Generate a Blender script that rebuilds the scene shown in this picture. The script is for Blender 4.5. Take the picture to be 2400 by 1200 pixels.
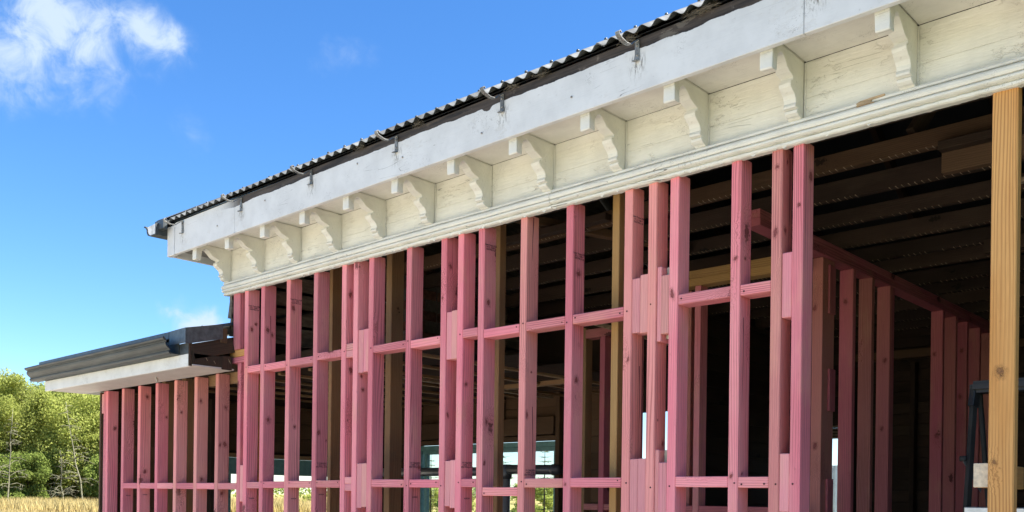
import bpy, bmesh, math, random
from mathutils import Vector, Matrix, noise

for o in list(bpy.data.objects):
    bpy.data.objects.remove(o)
S = bpy.context.scene
C = S.collection
RAD = math.radians

# ------------------------------------------------------------------ camera
YAW = math.atan2(2318.0, 2153.0)
cam = bpy.data.cameras.new('camera')
cam.sensor_width = 36.0
cam.lens = 36.0 * 2153.0 / 2400.0
cam.shift_y = 562.0 / 2400.0
cam.clip_end = 3000.0
camo = bpy.data.objects.new('camera', cam)
C.objects.link(camo)
fwd = Vector((-math.cos(YAW), math.sin(YAW), 0))
rgt = Vector((math.sin(YAW), math.cos(YAW), 0))
M = Matrix((rgt, Vector((0, 0, 1)), -fwd)).transposed()
M = M @ Matrix.Rotation(0.0131, 3, 'Z')
camo.matrix_world = Matrix.Translation((0, -3.4, 1.75)) @ M.to_4x4()
S.camera = camo
S.render.resolution_x = 1024
S.render.resolution_y = 512
S.render.resolution_percentage = 100

# ------------------------------------------------------------------ sky and sun
SUN_EL, SUN_DIR = RAD(54), Vector((0.85, 0.53))
W = bpy.data.worlds.new('World')
S.world = W
W.use_nodes = True
wt = W.node_tree
wn, wl = wt.nodes, wt.links
wn.clear()


def node(nt, typ, **kw):
    n = nt.nodes.new(typ)
    for k, v in kw.items():
        if k.startswith('i_'):
            key = k[2:]
            key = int(key) if key.isdigit() else key.replace('_', ' ')
            if hasattr(v, 'is_linked') or isinstance(v, bpy.types.NodeSocket):
                nt.links.new(v, n.inputs[key])
            else:
                n.inputs[key].default_value = v
        else:
            setattr(n, k, v)
    return n


def math_n(nt, op, a, b=None, c=None, clamp=False):
    n = nt.nodes.new('ShaderNodeMath')
    n.operation = op
    n.use_clamp = clamp
    for i, v in enumerate((a, b, c)):
        if v is None:
            continue
        if isinstance(v, bpy.types.NodeSocket):
            nt.links.new(v, n.inputs[i])
        else:
            n.inputs[i].default_value = v
    return n.outputs[0]


def vmath(nt, op, a, b=None):
    n = nt.nodes.new('ShaderNodeVectorMath')
    n.operation = op
    for i, v in enumerate((a, b)):
        if v is None:
            continue
        if isinstance(v, bpy.types.NodeSocket):
            nt.links.new(v, n.inputs[i])
        else:
            n.inputs[i].default_value = v
    return n.outputs['Value'] if op in ('DOT_PRODUCT', 'DISTANCE', 'LENGTH') else n.outputs[0]


def mapr(nt, v, a, b, c=0.0, d=1.0, smooth=True):
    n = nt.nodes.new('ShaderNodeMapRange')
    n.interpolation_type = 'SMOOTHSTEP' if smooth else 'LINEAR'
    nt.links.new(v, n.inputs[0])
    for i, x in enumerate((a, b, c, d)):
        n.inputs[1 + i].default_value = x
    return n.outputs[0]


def mixc(nt, f, a, b, blend='MIX'):
    n = nt.nodes.new('ShaderNodeMix')
    n.data_type = 'RGBA'
    n.blend_type = blend
    for key, v in ((0, f), (6, a), (7, b)):
        if isinstance(v, bpy.types.NodeSocket):
            nt.links.new(v, n.inputs[key])
        elif key == 0:
            n.inputs[0].default_value = v
        else:
            n.inputs[key].default_value = (v[0], v[1], v[2], 1)
    return n.outputs[2]


def noise_n(nt, vec, scale, detail=4.0, rough=0.55, dist=0.0):
    n = nt.nodes.new('ShaderNodeTexNoise')
    nt.links.new(vec, n.inputs['Vector'])
    n.inputs['Scale'].default_value = scale
    n.inputs['Detail'].default_value = detail
    n.inputs['Roughness'].default_value = rough
    n.inputs['Distortion'].default_value = dist
    return n.outputs['Fac']


sky = wn.new('ShaderNodeTexSky')
sky.sky_type = 'NISHITA'
sky.sun_disc = False
sky.sun_elevation = SUN_EL
sky.sun_rotation = math.atan2(SUN_DIR.x, SUN_DIR.y)
sky.air_density = 1.0
sky.dust_density = 0.1
sky.ozone_density = 4.0
hs = node(wt, 'ShaderNodeHueSaturation', i_Saturation=1.22, i_Value=1.0)
wl.new(sky.outputs[0], hs.inputs['Color'])
tcw = wn.new('ShaderNodeTexCoord').outputs['Generated']
# fair-weather cloud patches: direction, angular radius, strength
CLOUDS = [((-0.858, 0.305, 0.416), 0.060, 1.0), ((-0.824, 0.378, 0.424), 0.042, 0.95),
          ((-0.850, 0.338, 0.404), 0.052, 1.0), ((-0.876, 0.312, 0.372), 0.036, 0.62),
          ((-0.868, 0.340, 0.363), 0.024, 0.45), ((-0.872, 0.456, 0.171), 0.034, 1.7), ((-0.868, 0.466, 0.166), 0.026, 1.5), ((-0.873, 0.283, 0.398), 0.055, 0.85), ((-0.885, 0.285, 0.375), 0.04, 0.6),
          ((-0.730, 0.535, 0.428), 0.022, 0.26), ((-0.715, 0.552, 0.424), 0.020, 0.22), ((-0.835, 0.429, 0.345), 0.026, 0.24), ((-0.828, 0.441, 0.340), 0.018, 0.2), ((-0.845, 0.455, 0.275), 0.02, 0.16),
          ((-0.90, -0.10, 0.42), 0.16, 1.0), ((-0.55, -0.60, 0.58), 0.18, 0.9),
          ((0.30, -0.80, 0.50), 0.20, 0.9), ((0.75, -0.45, 0.35), 0.16, 0.9), ((-0.15, 0.90, 0.30), 0.14, 0.8),
          ((-0.50, 0.30, 0.80), 0.14, 0.7)]
wob = wn.new('ShaderNodeTexNoise')
wl.new(tcw, wob.inputs['Vector'])
wob.inputs['Scale'].default_value = 14
wob.inputs['Detail'].default_value = 5
wv = vmath(wt, 'SUBTRACT', wob.outputs['Color'], (0.5, 0.5, 0.5))
wsc = wn.new('ShaderNodeVectorMath')
wsc.operation = 'SCALE'
wl.new(wv, wsc.inputs[0])
wsc.inputs['Scale'].default_value = 0.11
wdir = vmath(wt, 'NORMALIZE', vmath(wt, 'ADD', tcw, wsc.outputs[0]))
tot = None
for d, rad, amp in CLOUDS:
    v = Vector(d).normalized()
    dist = vmath(wt, 'DISTANCE', wdir, tuple(v))
    m = mapr(wt, dist, rad * 1.45, 0.0, 0.0, amp)
    tot = m if tot is None else math_n(wt, 'MAXIMUM', tot, m)
fluff = noise_n(wt, tcw, 34, 9, 0.62, 0.5)
dens = math_n(wt, 'MULTIPLY', tot, mapr(wt, fluff, 0.30, 0.66, 0.25, 1.35, False))
dens = mapr(wt, dens, 0.05, 1.15, 0.0, 0.88)
blue = mixc(wt, 1.0, hs.outputs[0], (0.86, 0.92, 1.03), 'MULTIPLY')
skyc = mixc(wt, dens, blue, (3.1, 3.7, 4.4))
bg = wn.new('ShaderNodeBackground')
bg.inputs['Strength'].default_value = 0.075
wl.new(skyc, bg.inputs['Color'])
wo = wn.new('ShaderNodeOutputWorld')
wl.new(bg.outputs[0], wo.inputs['Surface'])

sun = bpy.data.lights.new('sun', 'SUN')
sun.energy = 5.0
sun.angle = RAD(0.53)
sun.color = (1.0, 0.955, 0.88)
suno = bpy.data.objects.new('sun', sun)
C.objects.link(suno)
sd = Vector((SUN_DIR.normalized().x * math.cos(SUN_EL), SUN_DIR.normalized().y * math.cos(SUN_EL), math.sin(SUN_EL)))
suno.rotation_euler = (-sd).to_track_quat('-Z', 'Y').to_euler()
suno.location = (10, 10, 30)

vs = S.view_settings
S.display_settings.display_device = 'sRGB'
vs.view_transform = 'Standard'
vs.look = 'None'
vs.exposure = 1.74
vs.gamma = 1.0
vs.use_curve_mapping = False
S.render.engine = 'CYCLES'
S.cycles.max_bounces = 8
S.cycles.diffuse_bounces = 5

# ------------------------------------------------------------------ materials


def new_mat(name):
    m = bpy.data.materials.new(name)
    m.use_nodes = True
    nt = m.node_tree
    nt.nodes.clear()
    out = nt.nodes.new('ShaderNodeOutputMaterial')
    p = nt.nodes.new('ShaderNodeBsdfPrincipled')
    nt.links.new(p.outputs[0], out.inputs[0])
    return m, nt, p


def put(nt, p, key, v):
    if isinstance(v, bpy.types.NodeSocket):
        nt.links.new(v, p.inputs[key])
    else:
        p.inputs[key].default_value = v


def bump(nt, p, h, strength, dist=0.01):
    b = nt.nodes.new('ShaderNodeBump')
    nt.links.new(h, b.inputs['Height'])
    b.inputs['Strength'].default_value = strength
    b.inputs['Distance'].default_value = dist
    nt.links.new(b.outputs[0], p.inputs['Normal'])


def obj_coord(nt, rnd=True):
    tc = nt.nodes.new('ShaderNodeTexCoord').outputs['Object']
    oi = nt.nodes.new('ShaderNodeObjectInfo')
    if not rnd:
        return tc, oi.outputs['Random']
    cmb = nt.nodes.new('ShaderNodeCombineXYZ')
    for i, k in enumerate((37.1, 91.7, 53.3)):
        nt.links.new(math_n(nt, 'MULTIPLY', oi.outputs['Random'], k), cmb.inputs[i])
    return vmath(nt, 'ADD', tc, cmb.outputs[0]), oi.outputs['Random']


def wood(name, c1, c2, c3, knot, grain=0.35, rough=0.75, knots=True, val=0.13, kn=(4.4, 4.4, 2.2)):
    m, nt, p = new_mat(name)
    pv, rnd = obj_coord(nt)
    # knots
    vk = vmath(nt, 'MULTIPLY', pv, kn)
    vor = nt.nodes.new('ShaderNodeTexVoronoi')
    nt.links.new(vk, vor.inputs['Vector'])
    vor.inputs['Scale'].default_value = 1.0
    kd = math_n(nt, 'ADD', vor.outputs['Distance'], mapr(nt, noise_n(nt, pv, 60, 2), 0.3, 0.7, -0.035, 0.035, False))
    kcore = mapr(nt, kd, 0.105, 0.07) if knots else mapr(nt, kd, -9, -10)
    kwide = mapr(nt, kd, 0.30, 0.06) if knots else kcore
    # grain running along local z, bent round the knots
    st = vmath(nt, 'MULTIPLY', pv, (1, 1, 0.055))
    warp = noise_n(nt, st, 9, 3, 0.5)
    sep = nt.nodes.new('ShaderNodeSeparateXYZ')
    nt.links.new(st, sep.inputs[0])
    rx = math_n(nt, 'ADD', math_n(nt, 'MULTIPLY', sep.outputs[0], 1.0), math_n(nt, 'MULTIPLY', sep.outputs[1], 0.72))
    ph = math_n(nt, 'ADD', math_n(nt, 'MULTIPLY', rx, 620.0),
                math_n(nt, 'ADD', math_n(nt, 'MULTIPLY', warp, 46.0), math_n(nt, 'MULTIPLY', kwide, 22.0)))
    ring = math_n(nt, 'MULTIPLY_ADD', math_n(nt, 'SINE', ph), 0.5, 0.5)
    ring = math_n(nt, 'POWER', ring, 2.6)
    strong = mapr(nt, noise_n(nt, pv, 1.3, 1), 0.4, 0.65, 0.25, 1.0)
    gr = math_n(nt, 'MULTIPLY', math_n(nt, 'MULTIPLY', ring, strong), grain)
    big = noise_n(nt, vmath(nt, 'MULTIPLY', pv, (1, 1, 0.22)), 5, 4, 0.6)
    base = mixc(nt, mapr(nt, big, 0.35, 0.68), c1, c2)
    rr = math_n(nt, 'FRACT', math_n(nt, 'MULTIPLY', rnd, 13.7))
    base = mixc(nt, mapr(nt, rr, 0.5, 1.0, 0, 0.5), base, c3)
    base = mixc(nt, gr, base, knot)
    base = mixc(nt, math_n(nt, 'MULTIPLY', kwide, 0.22), base, knot)
    base = mixc(nt, math_n(nt, 'MULTIPLY', kcore, 0.8), base, tuple(x * 0.32 for x in knot))
    fine = noise_n(nt, vmath(nt, 'MULTIPLY', pv, (1, 1, 0.03)), 420, 2)
    hv = nt.nodes.new('ShaderNodeHueSaturation')
    nt.links.new(base, hv.inputs['Color'])
    r2 = math_n(nt, 'FRACT', math_n(nt, 'MULTIPLY', rnd, 5.3))
    nt.links.new(math_n(nt, 'ADD', mapr(nt, r2, 0, 1, 1 - val, 1 + val, False), mapr(nt, fine, 0.3, 0.7, -0.07, 0.07, False)), hv.inputs['Value'])
    # faded and browned patches
    fade = mapr(nt, noise_n(nt, vmath(nt, 'MULTIPLY', vmath(nt, 'ADD', pv, (4.1, 2.2, 9.3)), (1, 1, 0.35)), 7, 5, 0.62), 0.52, 0.72, 0, 0.45)
    # scuffs, pencil marks and mill dirt
    sc = mapr(nt, noise_n(nt, vmath(nt, 'MULTIPLY', pv, (1, 1, 0.5)), 23, 6, 0.7), 0.62, 0.75, 0, 0.3)
    col = mixc(nt, sc, mixc(nt, fade, hv.outputs[0], c3), knot)
    put(nt, p, 'Base Color', col)
    put(nt, p, 'Roughness', rough)
    put(nt, p, 'Specular IOR Level', 0.25)
    bump(nt, p, math_n(nt, 'ADD', ring, math_n(nt, 'MULTIPLY', fine, 1.5)), 0.25, 0.002)
    return m


def paint(name, col, dirt=(0.24, 0.21, 0.16), crack=0.5, streak=True, wear=None, chips=0.02, bumpy=0.35, dirtamt=0.3):
    """old brush-painted timber; long direction is local x"""
    m, nt, p = new_mat(name)
    tc = nt.nodes.new('ShaderNodeTexCoord').outputs['Object']
    st = vmath(nt, 'MULTIPLY', tc, (0.12, 1, 1))
    brush = noise_n(nt, st, 70, 5, 0.6)
    mott = noise_n(nt, tc, 6, 5, 0.6)
    c = mixc(nt, mapr(nt, mott, 0.3, 0.75), col, tuple(x * 0.86 for x in col))
    sp = noise_n(nt, tc, 48, 6, 0.75)
    c = mixc(nt, mapr(nt, sp, 0.60, 0.74, 0, dirtamt), c, dirt)
    # fine dark cracks along the grain: thin level lines of a stretched noise, only in patches
    cn = noise_n(nt, vmath(nt, 'MULTIPLY', tc, (0.075, 1, 1)), 8.5, 3, 0.5)
    lines = mapr(nt, math_n(nt, 'ABSOLUTE', math_n(nt, 'SUBTRACT', math_n(nt, 'FRACT', math_n(nt, 'MULTIPLY', cn, 9.0)), 0.5)), 0.022, 0.004)
    ck = math_n(nt, 'MULTIPLY', lines, mapr(nt, noise_n(nt, vmath(nt, 'MULTIPLY', tc, (0.5, 1, 1)), 6.5, 4, 0.65), 0.53, 0.62, 0, crack))
    c = mixc(nt, ck, c, (0.06, 0.05, 0.045))
    if chips:
        chn = noise_n(nt, vmath(nt, 'MULTIPLY', tc, (0.45, 1, 1)), 17, 6, 0.72)
        chip = mapr(nt, chn, 0.735 - chips, 0.745 - chips)
        c = mixc(nt, chip, c, (0.15, 0.10, 0.07))
    h = math_n(nt, 'ADD', math_n(nt, 'MULTIPLY', brush, 1.0), math_n(nt, 'MULTIPLY', ck, -0.8))
    if wear:
        # bare weathered strip above a ragged paint line (wear[0] = height in object space)
        sep = nt.nodes.new('ShaderNodeSeparateXYZ')
        nt.links.new(tc, sep.inputs[0])
        rag = noise_n(nt, vmath(nt, 'MULTIPLY', tc, (0.35, 1, 1)), 10, 9, 0.6)
        edge = math_n(nt, 'ADD', sep.outputs[2], math_n(nt, 'ADD', mapr(nt, rag, 0.3, 0.7, -0.011, 0.011, False), mapr(nt, noise_n(nt, vmath(nt, 'MULTIPLY', tc, (1, 1, 0.2)), 9, 2), 0.66, 0.76, 0, 0.02)))
        lx = mapr(nt, sep.outputs[0], wear[1] - 0.12, wear[1] + 0.2)
        bare = math_n(nt, 'MULTIPLY', mapr(nt, edge, wear[0], wear[0] + 0.002), lx)
        old = noise_n(nt, vmath(nt, 'MULTIPLY', tc, (0.07, 1, 1)), 60, 6, 0.65)
        oc = mixc(nt, mapr(nt, old, 0.3, 0.7), (0.022, 0.018, 0.015), (0.085, 0.065, 0.05))
        oc = mixc(nt, mapr(nt, noise_n(nt, tc, 16, 5, 0.7), 0.60, 0.72, 0, 0.55), oc, (0.28, 0.24, 0.2))
        c = mixc(nt, bare, c, oc)
        # rust-black grime fanning out below every gutter strap
        fx = math_n(nt, 'ABSOLUTE', math_n(nt, 'SUBTRACT', math_n(nt, 'FRACT', math_n(nt, 'DIVIDE', math_n(nt, 'ADD', sep.outputs[0], 6.017 + 0.3814), 0.7628)), 0.5))
        nx = mapr(nt, fx, 0.075, 0.008)
        nz_ = math_n(nt, 'MULTIPLY', mapr(nt, sep.outputs[2], 3.44, 3.535), mapr(nt, sep.outputs[2], 3.575, 3.55))
        hair = noise_n(nt, vmath(nt, 'MULTIPLY', tc, (1, 1, 0.22)), 130, 4, 0.7)
        grime = math_n(nt, 'MULTIPLY', math_n(nt, 'MULTIPLY', nx, nz_), mapr(nt, hair, 0.47, 0.62, 0, 0.85))
        c = mixc(nt, grime, c, (0.07, 0.055, 0.04))
        h = math_n(nt, 'ADD', h, math_n(nt, 'MULTIPLY', bare, -2.0))
    # old cobweb threads and hairline scratches
    thread = math_n(nt, 'MULTIPLY', mapr(nt, math_n(nt, 'ABSOLUTE', math_n(nt, 'SUBTRACT', noise_n(nt, tc, 19, 5, 0.6, 1.2), 0.5)), 0.006, 0.001), mapr(nt, noise_n(nt, tc, 3.1, 2), 0.56, 0.64, 0, 0.75))
    c = mixc(nt, thread, c, (0.10, 0.085, 0.07))
    # flakes lifting in patches: soft relief plus slightly darker primer
    fl_n = noise_n(nt, vmath(nt, 'MULTIPLY', tc, (0.4, 1, 1)), 34, 5, 0.65)
    flake = math_n(nt, 'MULTIPLY', mapr(nt, fl_n, 0.55, 0.57), mapr(nt, noise_n(nt, tc, 4.2, 3), 0.5, 0.62))
    c = mixc(nt, math_n(nt, 'MULTIPLY', flake, 0.16), c, (0.45, 0.40, 0.32))
    h = math_n(nt, 'ADD', h, math_n(nt, 'MULTIPLY', flake, -0.7))
    put(nt, p, 'Base Color', c)
    put(nt, p, 'Roughness', 0.62)
    put(nt, p, 'Specular IOR Level', 0.3)
    bump(nt, p, h, bumpy, 0.004)
    return m


def plain(name, col, rough=0.6, metal=0.0, var=0.25, scale=9.0, spec=0.4, stretch=(1, 1, 1), bmp=0.0):
    m, nt, p = new_mat(name)
    pv, rnd = obj_coord(nt)
    n = noise_n(nt, vmath(nt, 'MULTIPLY', pv, stretch), scale, 6, 0.65)
    c = mixc(nt, mapr(nt, n, 0.3, 0.7), tuple(x * (1 - var) for x in col), tuple(min(1, x * (1 + var)) for x in col))
    hv = nt.nodes.new('ShaderNodeHueSaturation')
    nt.links.new(c, hv.inputs['Color'])
    nt.links.new(mapr(nt, rnd, 0, 1, 1 - var * 0.7, 1 + var * 0.7, False), hv.inputs['Value'])
    put(nt, p, 'Base Color', hv.outputs[0])
    put(nt, p, 'Roughness', rough)
    put(nt, p, 'Metallic', metal)
    put(nt, p, 'Specular IOR Level', spec)
    if bmp:
        bump(nt, p, n, bmp, 0.004)
    return m


def leafmat(name, c1, c2, trans=0.35):
    m = bpy.data.materials.new(name)
    m.use_nodes = True
    nt = m.node_tree
    nt.nodes.clear()
    out = nt.nodes.new('ShaderNodeOutputMaterial')
    g = nt.nodes.new('ShaderNodeNewGeometry')
    oi = nt.nodes.new('ShaderNodeObjectInfo')
    c = mixc(nt, g.outputs['Random Per Island'], c1, c2)
    hv = nt.nodes.new('ShaderNodeHueSaturation')
    nt.links.new(c, hv.inputs['Color'])
    nt.links.new(mapr(nt, oi.outputs['Random'], 0, 1, 0.85, 1.15, False), hv.inputs['Value'])
    d = nt.nodes.new('ShaderNodeBsdfDiffuse')
    t = nt.nodes.new('ShaderNodeBsdfTranslucent')
    nt.links.new(hv.outputs[0], d.inputs[0])
    nt.links.new(hv.outputs[0], t.inputs[0])
    mx = nt.nodes.new('ShaderNodeMixShader')
    mx.inputs[0].default_value = trans
    nt.links.new(d.outputs[0], mx.inputs[1])
    nt.links.new(t.outputs[0], mx.inputs[2])
    nt.links.new(mx.outputs[0], out.inputs[0])
    return m


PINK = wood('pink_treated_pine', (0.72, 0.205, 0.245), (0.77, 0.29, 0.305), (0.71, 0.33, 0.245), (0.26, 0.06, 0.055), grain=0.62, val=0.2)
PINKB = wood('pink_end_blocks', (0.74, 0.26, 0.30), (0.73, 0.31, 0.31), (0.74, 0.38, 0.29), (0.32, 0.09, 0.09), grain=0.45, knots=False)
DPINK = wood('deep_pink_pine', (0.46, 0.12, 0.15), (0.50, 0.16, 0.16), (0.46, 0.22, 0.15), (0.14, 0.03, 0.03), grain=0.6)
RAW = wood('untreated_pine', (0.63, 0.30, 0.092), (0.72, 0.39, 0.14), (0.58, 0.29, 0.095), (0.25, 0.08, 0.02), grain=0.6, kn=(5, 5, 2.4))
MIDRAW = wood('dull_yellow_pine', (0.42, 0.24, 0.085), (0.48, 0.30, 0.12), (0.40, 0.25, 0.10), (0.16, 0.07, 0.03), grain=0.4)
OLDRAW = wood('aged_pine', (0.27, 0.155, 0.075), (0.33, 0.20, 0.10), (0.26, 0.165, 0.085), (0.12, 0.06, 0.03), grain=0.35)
ENDG = plain('sawn_end_grain', (0.60, 0.50, 0.36), 0.8, var=0.18, scale=60)
PALE = plain('pale_green_treated_block', (0.50, 0.52, 0.40), 0.8, var=0.12, scale=40, stretch=(1, 1, 0.1))
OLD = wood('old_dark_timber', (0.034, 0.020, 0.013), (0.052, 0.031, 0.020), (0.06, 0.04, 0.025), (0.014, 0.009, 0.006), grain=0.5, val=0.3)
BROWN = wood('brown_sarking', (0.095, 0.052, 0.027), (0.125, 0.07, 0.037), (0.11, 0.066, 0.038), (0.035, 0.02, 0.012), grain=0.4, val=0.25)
LATH = plain('plaster_lath_edge', (0.27, 0.20, 0.135), 0.85, var=0.3, scale=30)
FASCIA = paint('white_fascia_paint', (0.69, 0.69, 0.68), wear=(3.588, -5.42), chips=-0.02, crack=0.75, bumpy=0.22)
WHITE = paint('white_trim_paint', (0.72, 0.71, 0.67), chips=0.02, crack=0.5, bumpy=0.35, dirtamt=0.5)
SOFF = paint('soffit_paint', (0.69, 0.66, 0.59), chips=-0.03, crack=0.5, bumpy=0.3)
LSOFF = paint('flat_sheet_soffit', (0.52, 0.475, 0.43), chips=-0.03, crack=0.2, bumpy=0.15)
CREAM = paint('cream_frieze_paint', (0.735, 0.715, 0.63), chips=0.0, crack=0.6, bumpy=0.8, dirtamt=0.18)
MOULD = paint('cream_moulding_paint', (0.76, 0.74, 0.665), chips=0.015, crack=0.9, bumpy=0.5)
BRACK = paint('bracket_paint', (0.73, 0.71, 0.64), chips=0.035, crack=0.5, bumpy=0.6, dirtamt=0.5)
GREYSOFF = paint('bare_grey_soffit', (0.22, 0.21, 0.19), crack=0.6)
IRON = plain('galvanised_iron', (0.115, 0.12, 0.118), 0.7, 0.0, var=0.45, scale=12)
STRAP = plain('rusted_zinc_strap', (0.21, 0.21, 0.20), 0.55, 0.5, var=0.4, scale=60)
DARKMET = plain('charcoal_steel', (0.075, 0.085, 0.09), 0.4, 0.2, var=0.3, scale=25)
GUTTER = plain('slate_grey_gutter', (0.05, 0.053, 0.05), 0.55, 0.0, var=0.4, scale=14, stretch=(0.2, 1, 1))
GUTPALE = plain('sunlit_gutter_inside', (0.84, 0.83, 0.77), 0.6, 0.0, var=0.3, scale=16)
TEAL = plain('teal_joinery_paint', (0.17, 0.33, 0.31), 0.55, var=0.14, scale=20)
PIPE = plain('dark_grey_pipe', (0.10, 0.10, 0.105), 0.35, 0.3, var=0.2)
BLACK = plain('black_plastic', (0.016, 0.016, 0.017), 0.5, var=0.2)
ALU = plain('aluminium', (0.55, 0.56, 0.57), 0.38, 0.8, var=0.15)
LADRAIL = plain('ladder_rail_grey', (0.03, 0.03, 0.029), 0.7, 0.0, var=0.2, spec=0.15)
INK = plain('stamp_ink', (0.055, 0.022, 0.032), 0.8, var=0.1)
BRICK = plain('dark_brick', (0.10, 0.048, 0.034), 0.9, var=0.45, scale=25, bmp=0.4)  # dark red-brown base with random tone variation
MORTAR = plain('old_mortar', (0.075, 0.068, 0.06), 0.9, var=0.25, scale=40)
WBOARD = plain('weathered_board_edge', (0.16, 0.13, 0.10), 0.85, var=0.4, scale=30, stretch=(1, 0.2, 1))
NAIL = plain('nail_steel', (0.33, 0.30, 0.27), 0.5, 0.6, var=0.2)
NAILHOLE = plain('nail_hole', (0.05, 0.02, 0.02), 0.9, var=0.1)
FLOOR = plain('floor_boards', (0.12, 0.08, 0.05), 0.7, var=0.3, scale=6)
LEAF = leafmat('willow_leaf', (0.32, 0.37, 0.085), (0.48, 0.51, 0.15), 0.5)
LEAFD = leafmat('dark_leaf', (0.15, 0.21, 0.045), (0.29, 0.35, 0.09), 0.42)
NEEDLE = leafmat('spruce_needle', (0.06, 0.10, 0.035), (0.14, 0.17, 0.06), 0.25)
BARK = plain('bark', (0.11, 0.085, 0.06), 0.9, var=0.35, scale=8)
DEAD = plain('bare_branch', (0.19, 0.18, 0.115), 0.85, var=0.25, scale=5)
GRASS = leafmat('dry_grass', (0.42, 0.32, 0.12), (0.62, 0.50, 0.23), 0.35)
GRASSG = leafmat('green_grass', (0.22, 0.24, 0.06), (0.42, 0.38, 0.12), 0.35)
COB = plain('cobweb_nest', (0.20, 0.16, 0.11), 0.95, var=0.35, scale=60)

m, nt, p = new_mat('window_glass')
nt.nodes.remove(p)
tr = nt.nodes.new('ShaderNodeBsdfTransparent')
tr.inputs[0].default_value = (0.93, 0.96, 0.95, 1)
gl = nt.nodes.new('ShaderNodeBsdfGlossy')
gl.inputs['Roughness'].default_value = 0.03
mx = nt.nodes.new('ShaderNodeMixShader')
mx.inputs[0].default_value = 0.05
nt.links.new(tr.outputs[0], mx.inputs[1])
nt.links.new(gl.outputs[0], mx.inputs[2])
nt.links.new(mx.outputs[0], [n for n in nt.nodes if n.type == 'OUTPUT_MATERIAL'][0].inputs[0])
GLASS = m

# ground: dry grass with unseen gravel by the house, made pale to bounce light
m, nt, p = new_mat('dry_ground')
tc = nt.nodes.new('ShaderNodeTexCoord').outputs['Object']
a = noise_n(nt, tc, 0.06, 6, 0.6)
b = noise_n(nt, tc, 2.5, 8, 0.7)
c = mixc(nt, mapr(nt, a, 0.35, 0.65), (0.40, 0.30, 0.115), (0.33, 0.30, 0.10))
c = mixc(nt, mapr(nt, b, 0.35, 0.7, 0, 0.5), c, (0.23, 0.18, 0.08))
bounce_yard = mapr(nt, vmath(nt, 'DISTANCE', tc, (-2, -6, 0)), 26, 15)
c = mixc(nt, bounce_yard, c, mixc(nt, mapr(nt, b, 0.3, 0.7), (0.44, 0.40, 0.32), (0.56, 0.51, 0.42)))
# unseen dark green ground east, put in to cut bounce on side faces
sepg = nt.nodes.new('ShaderNodeSeparateXYZ')
nt.links.new(tc, sepg.inputs[0])
bounce_cut = mapr(nt, math_n(nt, 'ADD', sepg.outputs[0], mapr(nt, a, 0.3, 0.7, -1.5, 1.5, False)), 1.6, 3.0)
c = mixc(nt, bounce_cut, c, mixc(nt, mapr(nt, b, 0.3, 0.7), (0.10, 0.12, 0.045), (0.16, 0.17, 0.07)))
put(nt, p, 'Base Color', c)
put(nt, p, 'Roughness', 0.95)
put(nt, p, 'Specular IOR Level', 0.1)
bump(nt, p, b, 0.4, 0.05)
GROUND = m

# ------------------------------------------------------------------ helpers
ZERO = Vector((0, 0, 0))


def thing(name, label, cat, loc=(0, 0, 0), group=None):
    o = bpy.data.objects.new(name, None)
    o.empty_display_size = 0.2
    C.objects.link(o)
    o.location = loc
    o['label'] = label
    o['category'] = cat
    if group:
        o['group'] = group
    return o


def tag(o, label, cat, group=None):
    o['label'] = label
    o['category'] = cat
    if group:
        o['group'] = group
    return o


def root_loc(o):
    v = Vector((0, 0, 0))
    while o is not None:
        v += Vector(o.location)
        o = o.parent
    return v


def link(name, me, mat, parent=None, loc=(0, 0, 0), rot=(0, 0, 0)):
    """loc is a world position; parents are never rotated unless noted"""
    o = bpy.data.objects.new(name, me)
    C.objects.link(o)
    if mat is not None and len(me.materials) == 0:
        me.materials.append(mat)
    if parent is not None:
        o.parent = parent
        o.location = Vector(loc) - root_loc(parent)
    else:
        o.location = loc
    o.rotation_euler = rot
    return o


BOXES = {}


def box_mesh(sx, sy, sz, bev, mat):
    key = (round(sx, 4), round(sy, 4), round(sz, 4), bev, mat.name)
    if key in BOXES:
        return BOXES[key]
    bm = bmesh.new()
    bmesh.ops.create_cube(bm, size=1.0)
    bmesh.ops.scale(bm, vec=(sx, sy, sz), verts=bm.verts)
    if bev:
        bmesh.ops.bevel(bm, geom=list(bm.edges), offset=min(bev, sx * .3, sy * .3, sz * .3), segments=1, affect='EDGES')
    me = bpy.data.meshes.new('box')
    bm.to_mesh(me)
    bm.free()
    me.materials.append(mat)
    BOXES[key] = me
    return me


RND = random.Random(7)


def beam(name, parent, mat, lo, hi, axis='Z', bev=0.0028, jit=0.0):
    lo, hi = Vector(lo), Vector(hi)
    d = hi - lo
    c = (lo + hi) / 2
    if axis == 'Z':
        me = box_mesh(d.x, d.y, d.z, bev, mat)
        rot = (RND.uniform(-jit, jit), RND.uniform(-jit, jit), 0)
    elif axis == 'X':
        me = box_mesh(d.z, d.y, d.x, bev, mat)
        rot = (0, math.pi / 2 + RND.uniform(-jit, jit), 0)
    else:
        me = box_mesh(d.x, d.z, d.y, bev, mat)
        rot = (-math.pi / 2 + RND.uniform(-jit, jit), 0, 0)
    return link(name, me, mat, parent, c, rot)


def slanted(name, parent, mat, p0, p1, w, h, bev=0.003):
    """bar from p0 to p1, cross-section w (sideways) by h"""
    p0, p1 = Vector(p0), Vector(p1)
    d = p1 - p0
    me = box_mesh(w, h, d.length, bev, mat)
    o = link(name, me, mat, parent, (p0 + p1) / 2)
    o.rotation_euler = d.to_track_quat('Z', 'Y').to_euler()
    return o


def mesh_from(verts, faces, smooth=False):
    me = bpy.data.meshes.new('mesh')
    me.from_pydata([tuple(v) for v in verts], [], faces)
    me.update()
    if smooth:
        for pl in me.polygons:
            pl.use_smooth = True
    return me


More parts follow.
